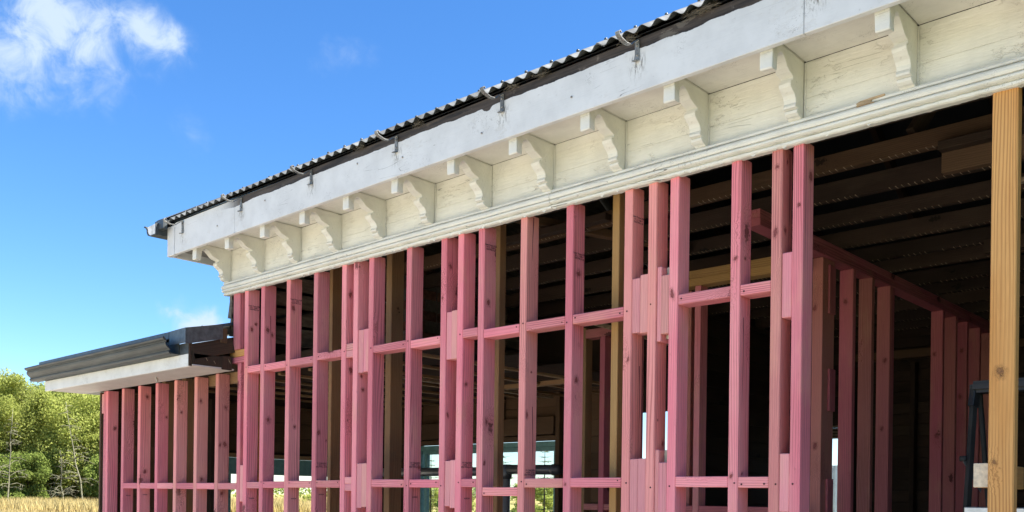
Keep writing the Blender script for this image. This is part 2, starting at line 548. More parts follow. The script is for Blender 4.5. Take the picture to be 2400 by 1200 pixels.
def prism_x(profile, x0, x1, nseg=1, jitter=None):
    """closed (y,z) profile swept along x"""
    n = len(profile)
    vs_, fs = [], []
    for i in range(nseg + 1):
        x = x0 + (x1 - x0) * i / nseg
        for k, (y, z) in enumerate(profile):
            dy, dz = jitter(x, k) if jitter else (0, 0)
            vs_.append((x, y + dy, z + dz))
    for i in range(nseg):
        for k in range(n):
            a, b = i * n + k, i * n + (k + 1) % n
            fs.append((a, b, b + n, a + n))
    fs.append(tuple(range(n))[::-1])
    fs.append(tuple(nseg * n + k for k in range(n)))
    me = mesh_from(vs_, fs)
    bm = bmesh.new()
    bm.from_mesh(me)
    bmesh.ops.recalc_face_normals(bm, faces=bm.faces)
    bm.to_mesh(me)
    bm.free()
    return me


def tube_mesh(pts, rads, n=8):
    vs_, fs = [], []
    for i, pt in enumerate(pts):
        pt = Vector(pt)
        a = Vector(pts[max(0, i - 1)])
        b = Vector(pts[min(len(pts) - 1, i + 1)])
        q = (b - a).to_track_quat('Z', 'Y')
        for k in range(n):
            an = 2 * math.pi * k / n
            vs_.append(pt + q @ Vector((math.cos(an), math.sin(an), 0)) * rads[i])
    for i in range(len(pts) - 1):
        for k in range(n):
            a, b = i * n + k, i * n + (k + 1) % n
            fs.append((a, b, b + n, a + n))
    fs.append(tuple(range(n))[::-1])
    fs.append(tuple((len(pts) - 1) * n + k for k in range(n)))
    return mesh_from(vs_, fs, True)


def strip_mesh(path, x0, x1, th=0.003):
    """flat bar of width x0..x1 following an open (y,z) path"""
    up = []
    for i, (y, z) in enumerate(path):
        a = path[max(0, i - 1)]
        b = path[min(len(path) - 1, i + 1)]
        t = Vector((b[0] - a[0], b[1] - a[1])).normalized()
        up.append((y - t.y * th, z + t.x * th))
    return prism_x(list(path) + up[::-1], x0, x1)


def place_world(o, parent):
    o.parent = parent
    o.location = (0, 0, 0)
    o.matrix_parent_inverse = Matrix.Translation(-root_loc(parent))
    return o


# ------------------------------------------------------------------ ground
me = mesh_from([(-900, -900, 0), (900, -900, 0), (900, 900, 0), (-900, 900, 0)], [(0, 1, 2, 3)])
g = link('ground', me, GROUND)
g['kind'] = 'structure'

# ------------------------------------------------------------------ corrugated main roof
PITCH = RAD(30.6)
EY, EZ = -0.338, 3.637          # eave edge of the iron
RIDGE_Y = 3.0
roof = thing('corrugated_roof', 'corrugated iron roof with wavy front edge above the bracketed white eave', 'roof', (-2, 0, 3.6))
AMP, WAVE = 0.0098, 0.0762


def corr_mesh(width, length, per=10):
    n = max(8, int(round(width / WAVE * per)))
    vs_, fs = [], []
    th = 0.0022
    ys = (0, length * 0.5, length)
    for s in (0, 1):
        for y in ys:
            for i in range(n + 1):
                x = width * i / n
                vs_.append((x, y, AMP * math.cos(2 * math.pi * x / WAVE) + (th if s else 0)))
    L = n + 1

    def id_(s, j, i):
        return (s * 3 + j) * L + i
    for i in range(n):
        for j in range(2):
            fs.append((id_(0, j, i), id_(0, j + 1, i), id_(0, j + 1, i + 1), id_(0, j, i + 1)))
            fs.append((id_(1, j, i), id_(1, j, i + 1), id_(1, j + 1, i + 1), id_(1, j + 1, i)))
        fs.append((id_(0, 0, i), id_(0, 0, i + 1), id_(1, 0, i + 1), id_(1, 0, i)))
    return mesh_from(vs_, fs, False)


slope_len = (RIDGE_Y - EY) / math.cos(PITCH)
sheet = corr_mesh(WAVE * 10.5, slope_len)
sheet.materials.append(IRON)
NSH = 13
for k in range(NSH):
    x = -6.20 + k * WAVE * 10
    link('roof_sheet', sheet, IRON, roof, (x, EY + RND.uniform(-0.004, 0.004), EZ + 0.0095 + (k % 2) * 0.0026), (PITCH, 0, 0))
# rear slope in one piece per sheet (never seen from the front, keeps the roof space dark)
for k in range(NSH):
    x = -6.20 + k * WAVE * 10
    o = link('roof_sheet', sheet, IRON, roof, (x + WAVE * 10.5, 2 * RIDGE_Y - EY, EZ + 0.0095 + (k % 2) * 0.0026), (PITCH, 0, math.pi))
rz = EZ + (RIDGE_Y - EY) * math.tan(PITCH)
ridge = prism_x([(RIDGE_Y - 0.16, rz - 0.06), (RIDGE_Y, rz + 0.035), (RIDGE_Y + 0.16, rz - 0.06), (RIDGE_Y + 0.155, rz - 0.075), (RIDGE_Y, rz + 0.02), (RIDGE_Y - 0.155, rz - 0.075)], -6.27, 3.75)
link('ridge_cap', ridge, DARKMET, roof)
# screws through the crests along the eave
scr = tube_mesh([(0, 0, 0), (0, 0, 0.009), (0, 0, 0.013)], [0.009, 0.008, 0.0045], 6)
for k in range(0, 84):
    x = -6.20 + WAVE * k
    if k % 2 == 0 and RND.random() < 0.85:
        link('roofing_screw', scr, DARKMET, roof, (x, EY + 0.075 * math.cos(PITCH), EZ + 0.019 + 0.075 * math.sin(PITCH) + 0.001), (PITCH, 0, 0))
# verge flashing up the left gable edge: folded cap
cs_, sn_ = math.cos(PITCH), math.sin(PITCH)


def verge(y0, y1, sgn):
    prof = [(-6.295, -0.038), (-6.295, 0.014), (-6.285, 0.026), (-6.265, 0.030), (-6.16, 0.026), (-6.16, 0.022), (-6.265, 0.025), (-6.28, 0.020), (-6.288, 0.010), (-6.288, -0.038)]
    vs_, n = [], len(prof)
    for y in (y0, y1):
        base = EZ + (y - EY) * math.tan(PITCH) if sgn > 0 else EZ + (2 * RIDGE_Y - y - EY) * math.tan(PITCH)
        for x, z in prof:
            vs_.append((x, y, base + z + (0.012 if z > 0 else 0)))
    fs = [(k, (k + 1) % n, (k + 1) % n + n, k + n) for k in range(n)]
    fs += [tuple(range(n)), tuple(range(n, 2 * n))[::-1]]
    return mesh_from(vs_, fs)


link('verge_flashing', verge(EY - 0.03, RIDGE_Y, 1), DARKMET, roof)
link('verge_flashing', verge(RIDGE_Y, 2 * RIDGE_Y - EY, -1), DARKMET, roof)
link('flashing_end', prism_x([(EY - 0.036, EZ - 0.045), (EY - 0.036, EZ + 0.016), (EY - 0.02, EZ + 0.022), (EY - 0.006, EZ + 0.018), (EY - 0.006, EZ - 0.05)], -6.292, -6.17), DARKMET, roof)
# old nests and cobweb tangles tucked under the waves
for x in (-2.90, -2.72, -2.235, -1.93, -1.87, -3.55, -4.02):
    vs_, fs = [], []
    for i in range(60):
        c0 = Vector((x + RND.gauss(0, 0.022), EY + 0.012 + RND.uniform(-0.006, 0.012), EZ - 0.004 + RND.gauss(0, 0.006)))
        d = Vector((RND.gauss(0, 1), RND.gauss(0, 0.4), RND.gauss(0, 0.5))).normalized() * RND.uniform(0.008, 0.02)
        e = Vector((0, 0, 0.0009))
        k = len(vs_)
        vs_ += [c0 - d, c0 + d, c0 + d + e, c0 - d + e]
        fs.append((k, k + 1, k + 2, k + 3))
    link('straw_nest', mesh_from(vs_, fs), COB, roof)['kind'] = 'stuff'
# black sheet under the iron, added to darken the roof space
for y0, y1 in ((EY + 0.03, RIDGE_Y), (2 * RIDGE_Y - EY - 0.03, RIDGE_Y)):
    za, zb = EZ + 0.03 * math.tan(PITCH) - 0.014, rz - 0.014
    me = mesh_from([(-6.15, y0, za), (3.7, y0, za), (3.7, y1, zb), (-6.15, y1, zb), (-6.15, y0, za + .003), (3.7, y0, za + .003), (3.7, y1, zb + .003), (-6.15, y1, zb + .003)],
                   [(0, 1, 2, 3), (4, 7, 6, 5), (0, 4, 5, 1), (1, 5, 6, 2), (2, 6, 7, 3), (3, 7, 4, 0)])
    place_world(link('roof_blackout_sheet', me, BLACK, None), roof)
# dark rafters inside
for k in range(11):
    x = -5.7 + k * 0.9
    for s in (1, -1):
        y0 = EY + 0.35 if s > 0 else 2 * RIDGE_Y - EY - 0.35
        slanted('rafter', roof, OLD, (x, y0, EZ - 0.09 + 0.35 * math.tan(PITCH)), (x, RIDGE_Y - 0.03 * s, rz - 0.10), 0.05, 0.10)
for k in range(4):
    slanted('roof_strut', roof, OLD, (-4.6 + k * 1.5, 0.9 + 0.1 * k, 3.50), (-4.2 + k * 1.45, 2.0, 4.7), 0.04, 0.07)

# ------------------------------------------------------------------ bracketed eave
FX0, FX1 = -6.21, 3.70
eave = thing('bracketed_eave', 'old white and cream boxed eave with a row of scrolled brackets along the house front', 'eave', (-2, -0.15, 3.15))


def board(name, parent, mat, x0, x1, y0, y1, z0, z1, bev=0.002):
    bm = bmesh.new()
    bmesh.ops.create_cube(bm, size=1.0)
    for v in bm.verts:
        v.co = Vector((x0 + (v.co.x + .5) * (x1 - x0), y0 + (v.co.y + .5) * (y1 - y0), z0 + (v.co.z + .5) * (z1 - z0)))
    bmesh.ops.bevel(bm, geom=list(bm.edges), offset=bev, segments=1, affect='EDGES')
    me = bpy.data.meshes.new('board')
    bm.to_mesh(me)
    bm.free()
    # mesh is in world space so that the paint wear runs on from board to board
    o = bpy.data.objects.new(name, me)
    C.objects.link(o)
    me.materials.append(mat)
    o.parent = parent
    o.matrix_parent_inverse = Matrix.Translation(-root_loc(parent))
    return o


board('corner_board', eave, FASCIA, FX0 - 0.026, -6.136, -0.309, -0.278, 3.409, 3.618)
for x0, x1 in ((-6.1335, -5.3375), (-5.3355, -1.4845), (-1.4825, FX1)):
    board('fascia_board', eave, FASCIA, x0, x1, -0.306, -0.280, 3.412, 3.632)
board('end_fascia', eave, FASCIA, FX0 - 0.024, FX0, -0.2775, 0.06, 3.412, 3.63)
# soffit: short boards between the brackets, grey unpainted corner
BX = [-5.890 + 0.4270 * n for n in range(23)]           # right-hand face of each bracket
BW = 0.052
board('soffit_board', eave, GREYSOFF, FX0 + 0.002, -5.946, -0.279, 0.07, 3.458, 3.472)
for i in range(len(BX) - 1):
    x0 = BX[i] - (BW if i == 0 else 0)
    board('soffit_board', eave, SOFF, x0 + 0.0015, BX[i + 1] - 0.0015, -0.2785, -0.003, 3.458 + RND.uniform(0, 0.0012), 3.473)
    board('soffit_bead', eave, SOFF, BX[i] + 0.002, BX[i + 1] - BW - 0.002, -0.279, -0.262, 3.4495, 3.4575, 0.0015)
# frieze: two planks with an open joint
FRX = [-5.93, -3.32, -1.19, 1.4, FX1]
for i in range(4):
    board('frieze_board', eave, CREAM, FRX[i], FRX[i + 1] - 0.002, -0.0040, 0.018, 3.3168, 3.4578, 0.0012)
    board('frieze_board', eave, CREAM, FRX[i], FRX[i + 1] - 0.002, -0.0046, 0.018, 3.165, 3.3160, 0.0012)
# scrolled bracket
prof = [(-0.272, 3.456), (-0.272, 3.350), (-0.268, 3.345), (-0.236, 3.345), (-0.232, 3.352), (-0.2325, 3.384), (-0.229, 3.404),
        (-0.219, 3.419), (-0.205, 3.425), (-0.189, 3.421), (-0.170, 3.407), (-0.150, 3.388), (-0.130, 3.379), (-0.110, 3.374), (-0.098, 3.370),
        (-0.098, 3.358), (-0.114, 3.354), (-0.117, 3.344), (-0.112, 3.333), (-0.098, 3.322), (-0.082, 3.312), (-0.071, 3.299),
        (-0.068, 3.284), (-0.075, 3.271), (-0.073, 3.264), (-0.056, 3.262), (-0.063, 3.255), (-0.060, 3.246), (-0.048, 3.239), (-0.034, 3.236), (-0.028, 3.232), (-0.006, 3.232), (-0.006, 3.456)]


def bracket_mesh():
    me = prism_x(prof, -BW, 0)
    bm = bmesh.new()
    bm.from_mesh(me)
    eds = [e for e in bm.edges if abs(e.verts[0].co.x - e.verts[1].co.x) < 1e-5]
    bmesh.ops.bevel(bm, geom=eds, offset=0.0018, segments=1, affect='EDGES')
    bm.to_mesh(me)
    bm.free()
    return me


BRV = []
for q in range(4):
    bm_ = bracket_mesh()
    for v in bm_.vertices:
        nzv = noise.noise_vector(v.co * 26 + Vector((q * 7, 0, 0)))
        v.co += nzv * 0.0022 + noise.noise_vector(v.co * 9 + Vector((0, q * 5, 0))) * 0.003
        v.co.y = min(v.co.y, -0.0058)
        v.co.z = min(v.co.z, 3.4572)
    bm_.materials.append(BRACK)
    BRV.append(bm_)
for i in range(14):
    link('bracket', BRV[(i * 3 + i // 4) % 4], BRACK, eave, (BX[i] + RND.uniform(-.002, .002), RND.uniform(-0.003, 0.0), 0), (0, 0, RND.uniform(-0.012, 0.012)))
    # caulked edge where bracket meets frieze
    board('caulk_strip', eave, BRACK, BX[i] + 0.0005, BX[i] + 0.006, -0.011, -0.006, 3.236, 3.452, 0.001)
# moulding along the bottom of the frieze
mprof = [(0.016, 3.236), (-0.018, 3.236), (-0.026, 3.233), (-0.030, 3.226), (-0.029, 3.219), (-0.014, 3.2155), (-0.030, 3.213), (-0.040, 3.209), (-0.0455, 3.201),
         (-0.046, 3.192), (-0.041, 3.184), (-0.024, 3.1815), (-0.040, 3.179), (-0.043, 3.174), (-0.042, 3.168), (-0.035, 3.164),
         (-0.018, 3.1625), (-0.029, 3.154), (-0.026, 3.146), (-0.018, 3.142), (0.016, 3.145)]


def mjit(x, k):
    w = noise.noise(Vector((x * 5.0, k * 0.05, 0))) * 0.0016
    if k >= 16:
        return (noise.noise(Vector((x * 30, 5.5, k))) * 0.002, w + noise.noise(Vector((x * 42, k * 0.3, 2))) * 0.0032)
    return (noise.noise(Vector((x * 24, k, 9))) * 0.0007, w + noise.noise(Vector((x * 30, k, 1))) * 0.0005)


for x0, x1 in ((-5.955, -2.90), (-2.897, 1.2)):
    me = prism_x(mprof, x0, x1, int((x1 - x0) / 0.012), mjit)
    for pl in me.polygons:
        pl.use_smooth = False
    me.materials.append(MOULD)
    o = bpy.data.objects.new('moulding', me)
    C.objects.link(o)
    place_world(o, eave)
# where moulding paint has broken away: bare timber splinter
vs_ = [(-1.405, 3.226), (-1.39, 3.232), (-1.345, 3.2345), (-1.30, 3.236), (-1.30, 3.229), (-1.345, 3.226), (-1.35, 3.219), (-1.335, 3.212), (-1.36, 3.213), (-1.375, 3.211), (-1.40, 3.2125), (-1.398, 3.219)]
n_ = len(vs_)
me = mesh_from([(x, -0.0335 - 0.012 * max(0, (3.224 - z) / 0.014), z) for x, z in vs_] + [(x, -0.02, z) for x, z in vs_], [tuple(range(n_))] + [(k, (k + 1) % n_, (k + 1) % n_ + n_, k + n_) for k in range(n_)])
o = link('bare_splinter', me, plain('bare_split_wood', (0.42, 0.30, 0.18), 0.85, var=0.3, scale=40, stretch=(0.3, 1, 1)), None)
place_world(o, eave)
# paint-edge burrs under the moulding
for k in range(46):
    x = RND.uniform(-5.9, -0.8)
    s = RND.uniform(0.004, 0.010)
    me = mesh_from([(x - s * 1.6, -0.022, 3.144), (x + s * 1.6, -0.022, 3.144), (x + s * 0.4, -0.0235, 3.144 - s * 0.9), (x - s * 0.2, -0.0205, 3.144 - s), (x, -0.012, 3.144)], [(0, 1, 2, 3), (0, 3, 4), (1, 4, 2), (2, 4, 3)])
    o = link('paint_burr', me, MOULD, None)
    place_world(o, eave)
# gutter straps on the fascia
spath = [(-0.3085, 3.545), (-0.3085, 3.622), (-0.316, 3.628), (-0.340, 3.610), (-0.362, 3.592), (-0.395, 3.588), (-0.430, 3.596), (-0.443, 3.604), (-0.445, 3.612), (-0.439, 3.617), (-0.431, 3.612)]
sm = strip_mesh(spath, -0.0105, 0.0105, 0.0032)
sm.materials.append(STRAP)
foot = strip_mesh([(-0.3085, 3.547), (-0.322, 3.541), (-0.33, 3.542)], -0.0115, 0.0115, 0.003)
foot.materials.append(STRAP)
rivet = tube_mesh([(0, 0, 0), (0, -0.003, 0), (0, -0.0045, 0)], [0.005, 0.0045, 0.002], 8)
rivet.materials.append(NAIL)
for k in range(9):
    x = -6.017 + 0.7628 * k
    st_ = link('gutter_strap', sm, STRAP, eave, (x, 0, -0.006), (0, 0, RND.uniform(-0.05, 0.05) if False else 0))
    link('strap_foot', foot, STRAP, st_, (x, 0, -0.006))
    link('rivet', rivet, NAIL, st_, (x, -0.3115, 3.60))
    link('rivet', rivet, NAIL, st_, (x + 0.002, -0.3115, 3.56))
# dangling broken wires / nail stubs left in the fascia
for x, z in ((-4.98, 3.548), (-4.06, 3.557), (-3.68, 3.50), (-5.55, 3.50), (-2.55, 3.49), (-3.10, 3.475)):
    link('nail_stub', rivet, NAILHOLE, eave, (x, -0.3075, z))

# cut gutter stub left at the gable corner
gut = thing('gutter_stub', 'short cut end of gutter sticking out beside the left end of the white fascia', 'gutter', (-6.3, -0.2, 3.5))
gp = [(-6.236, 3.520), (-6.300, 3.520), (-6.322, 3.530), (-6.336, 3.552), (-6.338, 3.575), (-6.352, 3.592), (-6.368, 3.598), (-6.368, 3.606), (-6.356, 3.606), (-6.344, 3.596), (-6.331, 3.578), (-6.329, 3.556), (-6.316, 3.536), (-6.298, 3.526), (-6.242, 3.526), (-6.242, 3.60), (-6.236, 3.60)]
n_ = len(gp)
SX = lambda x: -6.236 + (x + 6.236) * 1.38
me = mesh_from([(SX(x), -0.395, z + 0.033) for x, z in gp] + [(SX(x), 0.25, z + 0.037) for x, z in gp], [(k, (k + 1) % n_, (k + 1) % n_ + n_, k + n_) for k in range(n_)] + [tuple(range(n_))[::-1], tuple(range(n_, 2 * n_))])
place_world(link('gutter_trough', me, GUTTER, None), gut)
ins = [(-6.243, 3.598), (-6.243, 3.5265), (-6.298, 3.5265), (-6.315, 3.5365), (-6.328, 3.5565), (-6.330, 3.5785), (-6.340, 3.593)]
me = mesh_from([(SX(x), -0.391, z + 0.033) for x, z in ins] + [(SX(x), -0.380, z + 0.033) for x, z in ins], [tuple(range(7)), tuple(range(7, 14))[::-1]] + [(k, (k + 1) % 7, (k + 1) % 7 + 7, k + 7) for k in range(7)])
place_world(link('stop_end', me, GUTPALE, None), gut)  # pale plate; sunlight inside the trough is put into its colour

# ------------------------------------------------------------------ main pink wall frame
Z0 = 0.20
ZT = 3.159
frame = thing('timber_wall_frame', 'tall pink treated-pine stud wall frame under the bracketed white eave', 'wall frame', (-3.7, 0.045, Z0))
STUDS = [-5.713, -5.506, -5.205, -4.898, -4.600, -4.484, -4.340, -4.000, -3.709, -3.578, -3.420, -3.124, -2.826, -2.483, -2.350, -2.238, -1.938, -1.756, -1.667]
SW = 0.045
studs = {}
hole = tube_mesh([(0, 0, 0), (0, -0.0016, 0)], [0.0042, 0.0036], 6)
hole.materials.append(NAILHOLE)
for i, x in enumerate(STUDS):
    studs[i + 1] = beam('stud', frame, PINK, (x, 0 + RND.uniform(-.001, .001), Z0 + 0.09), (x + SW, 0.09, ZT), 'Z', jit=0.0014)
beam('bottom_plate', frame, PINK, (-5.80, 0.0, Z0 + 0.045), (-1.622, 0.09, Z0 + 0.09), 'X')
beam('jack_stud', frame, PINK, (-5.862, 0.0, 2.752), (-5.778, 0.045, ZT), 'Z')
beam('stud', frame, PINK, (-5.800, 0.001, Z0 + 0.09), (-5.757, 0.09, 2.655), 'Z')
beam('packer', frame, PINKB, (-5.7555, 0.003, 1.685), (-5.7150, 0.088, 1.940), 'Z')
beam('lintel_end', frame, RAW, (-5.92, 0.006, 2.700), (-5.7145, 0.088, 2.750), 'X')
beam('lintel_end', frame, PINK, (-5.88, 0.003, 2.657), (-5.7145, 0.088, 2.698), 'X')
gaps = [(1, 2), (2, 3), (3, 4), (4, 5), (7, 8), (8, 9), (10, 11), (11, 12), (12, 13), (13, 14), (16, 17), (17, 18)]
UP = {(1, 2): 2.599, (2, 3): 2.596, (3, 4): 2.598, (4, 5): 2.611, (7, 8): 2.603, (8, 9): 2.597, (10, 11): 2.610, (11, 12): 2.593, (12, 13): 2.596, (13, 14): 2.595, (16, 17): 2.610, (17, 18): 2.607}
LOW = {(1, 2): 1.800, (2, 3): 1.803, (3, 4): 1.807, (4, 5): 1.809, (7, 8): 1.813, (8, 9): 1.812, (10, 11): 1.815, (11, 12): 1.771, (12, 13): 1.815, (13, 14): 1.817, (16, 17): 1.820, (17, 18): 1.818}
for gpair in gaps:
    xa = STUDS[gpair[0] - 1] + SW
    xb = STUDS[gpair[1] - 1]
    for z in (UP[gpair], LOW[gpair], 1.02):
        o = beam('nogging', frame, PINK, (xa + .0005, RND.uniform(-.0015, .003), z - 0.0225), (xb - .0005, 0.088, z + 0.0225), 'X', jit=0.001)
        for xx in (xa + 0.018, xb - 0.018):
            if RND.random() < 0.5:
                h_ = link('nail_hole', hole, NAILHOLE, frame, (xx, -0.0005, z + RND.uniform(-.012, .012)))
for i, x in enumerate(STUDS):
    for z in (2.60, 1.81):
        if RND.random() < 0.6:
            link('nail_head', hole, NAIL if RND.random() < 0.5 else NAILHOLE, frame, (x + RND.uniform(0.012, 0.033), -0.001, z + RND.uniform(-.02, .02)))
# stacked short noggings beside the doubled studs
for z in (2.64, 2.597, 1.83, 1.787):
    beam('nogging', frame, PINKB, (STUDS[4] + SW + .0005, 0.003, z - 0.0205), (STUDS[5] - .0005, 0.088, z + 0.0215), 'X')
# packing blocks between the paired studs


def packs(i, j, n, z0, z1, mat=PINKB, off=0.0):
    xa, xb = STUDS[i - 1] + SW, STUDS[j - 1]
    w = (xb - xa) / n
    for k in range(n):
        beam('packer', frame, mat, (xa + k * w + .0006, 0.001 + off + RND.uniform(0, .006), z0 + RND.uniform(-.006, .006)), (xa + (k + 1) * w - .0006, 0.087, z1 + RND.uniform(-.008, .008)), 'Z', bev=0.002)


packs(6, 7, 2, 2.478, 2.734)
packs(6, 7, 2, 1.670, 1.930)
packs(9, 10, 2, 2.479, 2.741)
packs(9, 10, 2, 1.684, 1.931)
packs(14, 15, 2, 2.490, 2.744)
packs(14, 15, 2, 1.60, 1.921)
for z0, z1 in ((0.75, 1.0),):
    for a_, b_ in ((6, 7), (9, 10), (14, 15), (18, 19)):
        packs(a_, b_, 2 if a_ != 18 else 1, z0, z1)
beam('packer', frame, PINKB, (-2.3045, 0.006, 2.440), (-2.2815, 0.087, 2.770), 'Z')
beam('packer', frame, PINKB, (-2.2805, 0.001, 2.470), (-2.2390, 0.044, 2.728), 'Z')
beam('packer', frame, PALE, (-2.2805, 0.046, 2.455), (-2.2390, 0.088, 2.772), 'Z')
beam('packer', frame, PINKB, (-2.3045, 0.006, 1.60), (-2.2835, 0.087, 1.962), 'Z')
beam('packer', frame, PINKB, (-2.2825, 0.001, 1.60), (-2.2390, 0.044, 1.905), 'Z')
beam('packer', frame, PALE, (-2.2825, 0.046, 1.60), (-2.2390, 0.088, 1.962), 'Z')
beam('packer', frame, PINKB, (-1.7105, 0.004, 2.472), (-1.6675, 0.087, 2.730), 'Z')
beam('packer', frame, PINKB, (-1.7105, 0.003, 1.700), (-1.6675, 0.087, 1.932), 'Z')

# ink stamps printed on the sides of the studs
STAMPS = {}


def text_mesh(kind):
    if kind in STAMPS:
        return STAMPS[kind]
    cu = bpy.data.curves.new('stamp', 'FONT')
    cu.body = {'big': 'Laser Frame SG8\nH1.2  SG8 +\n0203798 0 10', 'small': 'AUSG24'}[kind]
    cu.size = 0.0125 if kind == 'big' else 0.011
    cu.align_x = 'CENTER'
    cu.align_y = 'CENTER'
    cu.space_line = 0.95
    cu.offset = 0.0003
    cu.resolution_u = 2
    to = bpy.data.objects.new('stamp', cu)
    C.objects.link(to)
    dg = bpy.context.evaluated_depsgraph_get()
    me = bpy.data.meshes.new_from_object(to.evaluated_get(dg))
    bpy.data.objects.remove(to)
    me.materials.clear()
    me.materials.append(INK)
    STAMPS[kind] = me
    return me


def stamp(stud, kind, z, flip=False, y=0.046, tilt=0.0):
    x = root_loc(stud).x + SW / 2 + 0.0012
    me = text_mesh(kind)
    o = bpy.data.objects.new('ink_stamp', me)
    C.objects.link(o)
    o.parent = stud
    o.matrix_world = Matrix.Translation((x, y, z)) @ Matrix.Rotation(math.pi / 2, 4, 'Z') @ Matrix.Rotation(math.pi / 2, 4, 'X') @ Matrix.Rotation(math.pi if flip else tilt, 4, 'Z')
    o.matrix_parent_inverse = Matrix.Identity(4)
    q = stud.matrix_basis.copy()
    # world = frame * stud * local
    o.matrix_basis = (Matrix.Translation(root_loc(stud)) @ stud.rotation_euler.to_matrix().to_4x4()).inverted() @ (Matrix.Translation((x, y, z)) @ Matrix.Rotation(math.pi / 2, 4, 'Z') @ Matrix.Rotation(math.pi / 2, 4, 'X') @ Matrix.Rotation(math.pi if flip else tilt, 4, 'Z'))


def knot_mat(name, dark, mid):
    m, nt, p = new_mat(name)
    tc = nt.nodes.new('ShaderNodeTexCoord').outputs['Object']
    oi = nt.nodes.new('ShaderNodeObjectInfo').outputs['Random']
    cx_ = nt.nodes.new('ShaderNodeCombineXYZ')
    nt.links.new(math_n(nt, 'MULTIPLY', oi, 61.0), cx_.inputs[0])
    nt.links.new(math_n(nt, 'MULTIPLY', oi, 17.0), cx_.inputs[1])
    wv2 = noise_n(nt, vmath(nt, 'ADD', tc, cx_.outputs[0]), 1.7, 4, 0.6)
    r = math_n(nt, 'ADD', vmath(nt, 'LENGTH', tc), math_n(nt, 'ADD', mapr(nt, wv2, 0.3, 0.7, -0.2, 0.2, False), mapr(nt, oi, 0, 1, -0.08, 0.14, False)))
    core = mapr(nt, r, 0.44, 0.34)
    rim = math_n(nt, 'MULTIPLY', mapr(nt, r, 0.30, 0.40), mapr(nt, r, 0.52, 0.42))
    rings = math_n(nt, 'POWER', math_n(nt, 'MULTIPLY_ADD', math_n(nt, 'SINE', math_n(nt, 'MULTIPLY', r, 46.0)), 0.5, 0.5), 2.0)
    c = mixc(nt, core, mid, mixc(nt, rings, dark, mid))
    c = mixc(nt, rim, c, tuple(x * 0.45 for x in dark))
    a = math_n(nt, 'MAXIMUM', math_n(nt, 'MULTIPLY', core, 0.82), math_n(nt, 'MULTIPLY', mapr(nt, r, 0.92, 0.45), math_n(nt, 'MULTIPLY_ADD', rings, 0.30, 0.12)))
    put(nt, p, 'Base Color', c)
    put(nt, p, 'Roughness', 0.75)
    put(nt, p, 'Alpha', math_n(nt, 'MULTIPLY', a, mapr(nt, r, 0.97, 0.85)))
    return m


KPINK = knot_mat('pink_knot', (0.20, 0.045, 0.04), (0.40, 0.10, 0.10))
KRAW = knot_mat('brown_knot', (0.20, 0.085, 0.035), (0.42, 0.20, 0.06))
kv = [(0, 0, 0)] + [(math.cos(2 * math.pi * k / 20), math.sin(2 * math.pi * k / 20), 0) for k in range(20)]
KM = {}
for kk, mt in (('p', KPINK), ('r', KRAW)):
    KM[kk] = mesh_from(kv, [(0, 1 + k, 1 + (k + 1) % 20) for k in range(20)])
    KM[kk].materials.append(mt)


def knot(stud, face, a, z, w, h, kind='p', proud=0.0013):
    """knot on the front (-y) or side (+x) face of an upright stud; a = offset across that face"""
    me_ = KM[kind]
    st = root_loc(stud)
    d = stud.dimensions if False else Vector([max(abs(v.co[i]) for v in stud.data.vertices) * 2 for i in range(3)])
    if face == 'f':
        wd = d.x
        a = min(max(a, 0.011), wd - 0.011)
        w = min(w, a - 0.001, wd - a - 0.001)
        Mw = Matrix.Translation((st.x - wd / 2 + a, st.y - d.y / 2 - proud, z)) @ Matrix.Rotation(math.pi / 2, 4, 'X')
    else:
        wd = d.y
        a = min(max(a, 0.011), wd - 0.011)
        w = min(w, a - 0.001, wd - a - 0.001)
        Mw = Matrix.Translation((st.x + d.x / 2 + proud, st.y - wd / 2 + a, z)) @ Matrix.Rotation(math.pi / 2, 4, 'Z') @ Matrix.Rotation(math.pi / 2, 4, 'X')
    o = bpy.data.objects.new('knot', me_)
    C.objects.link(o)
    o.parent = stud
    o.matrix_basis = (Matrix.Translation(st) @ stud.rotation_euler.to_matrix().to_4x4()).inverted() @ Mw @ Matrix.Rotation(RND.uniform(-.35, .35), 4, 'Z') @ Matrix.Diagonal((w, h, 1, 1))


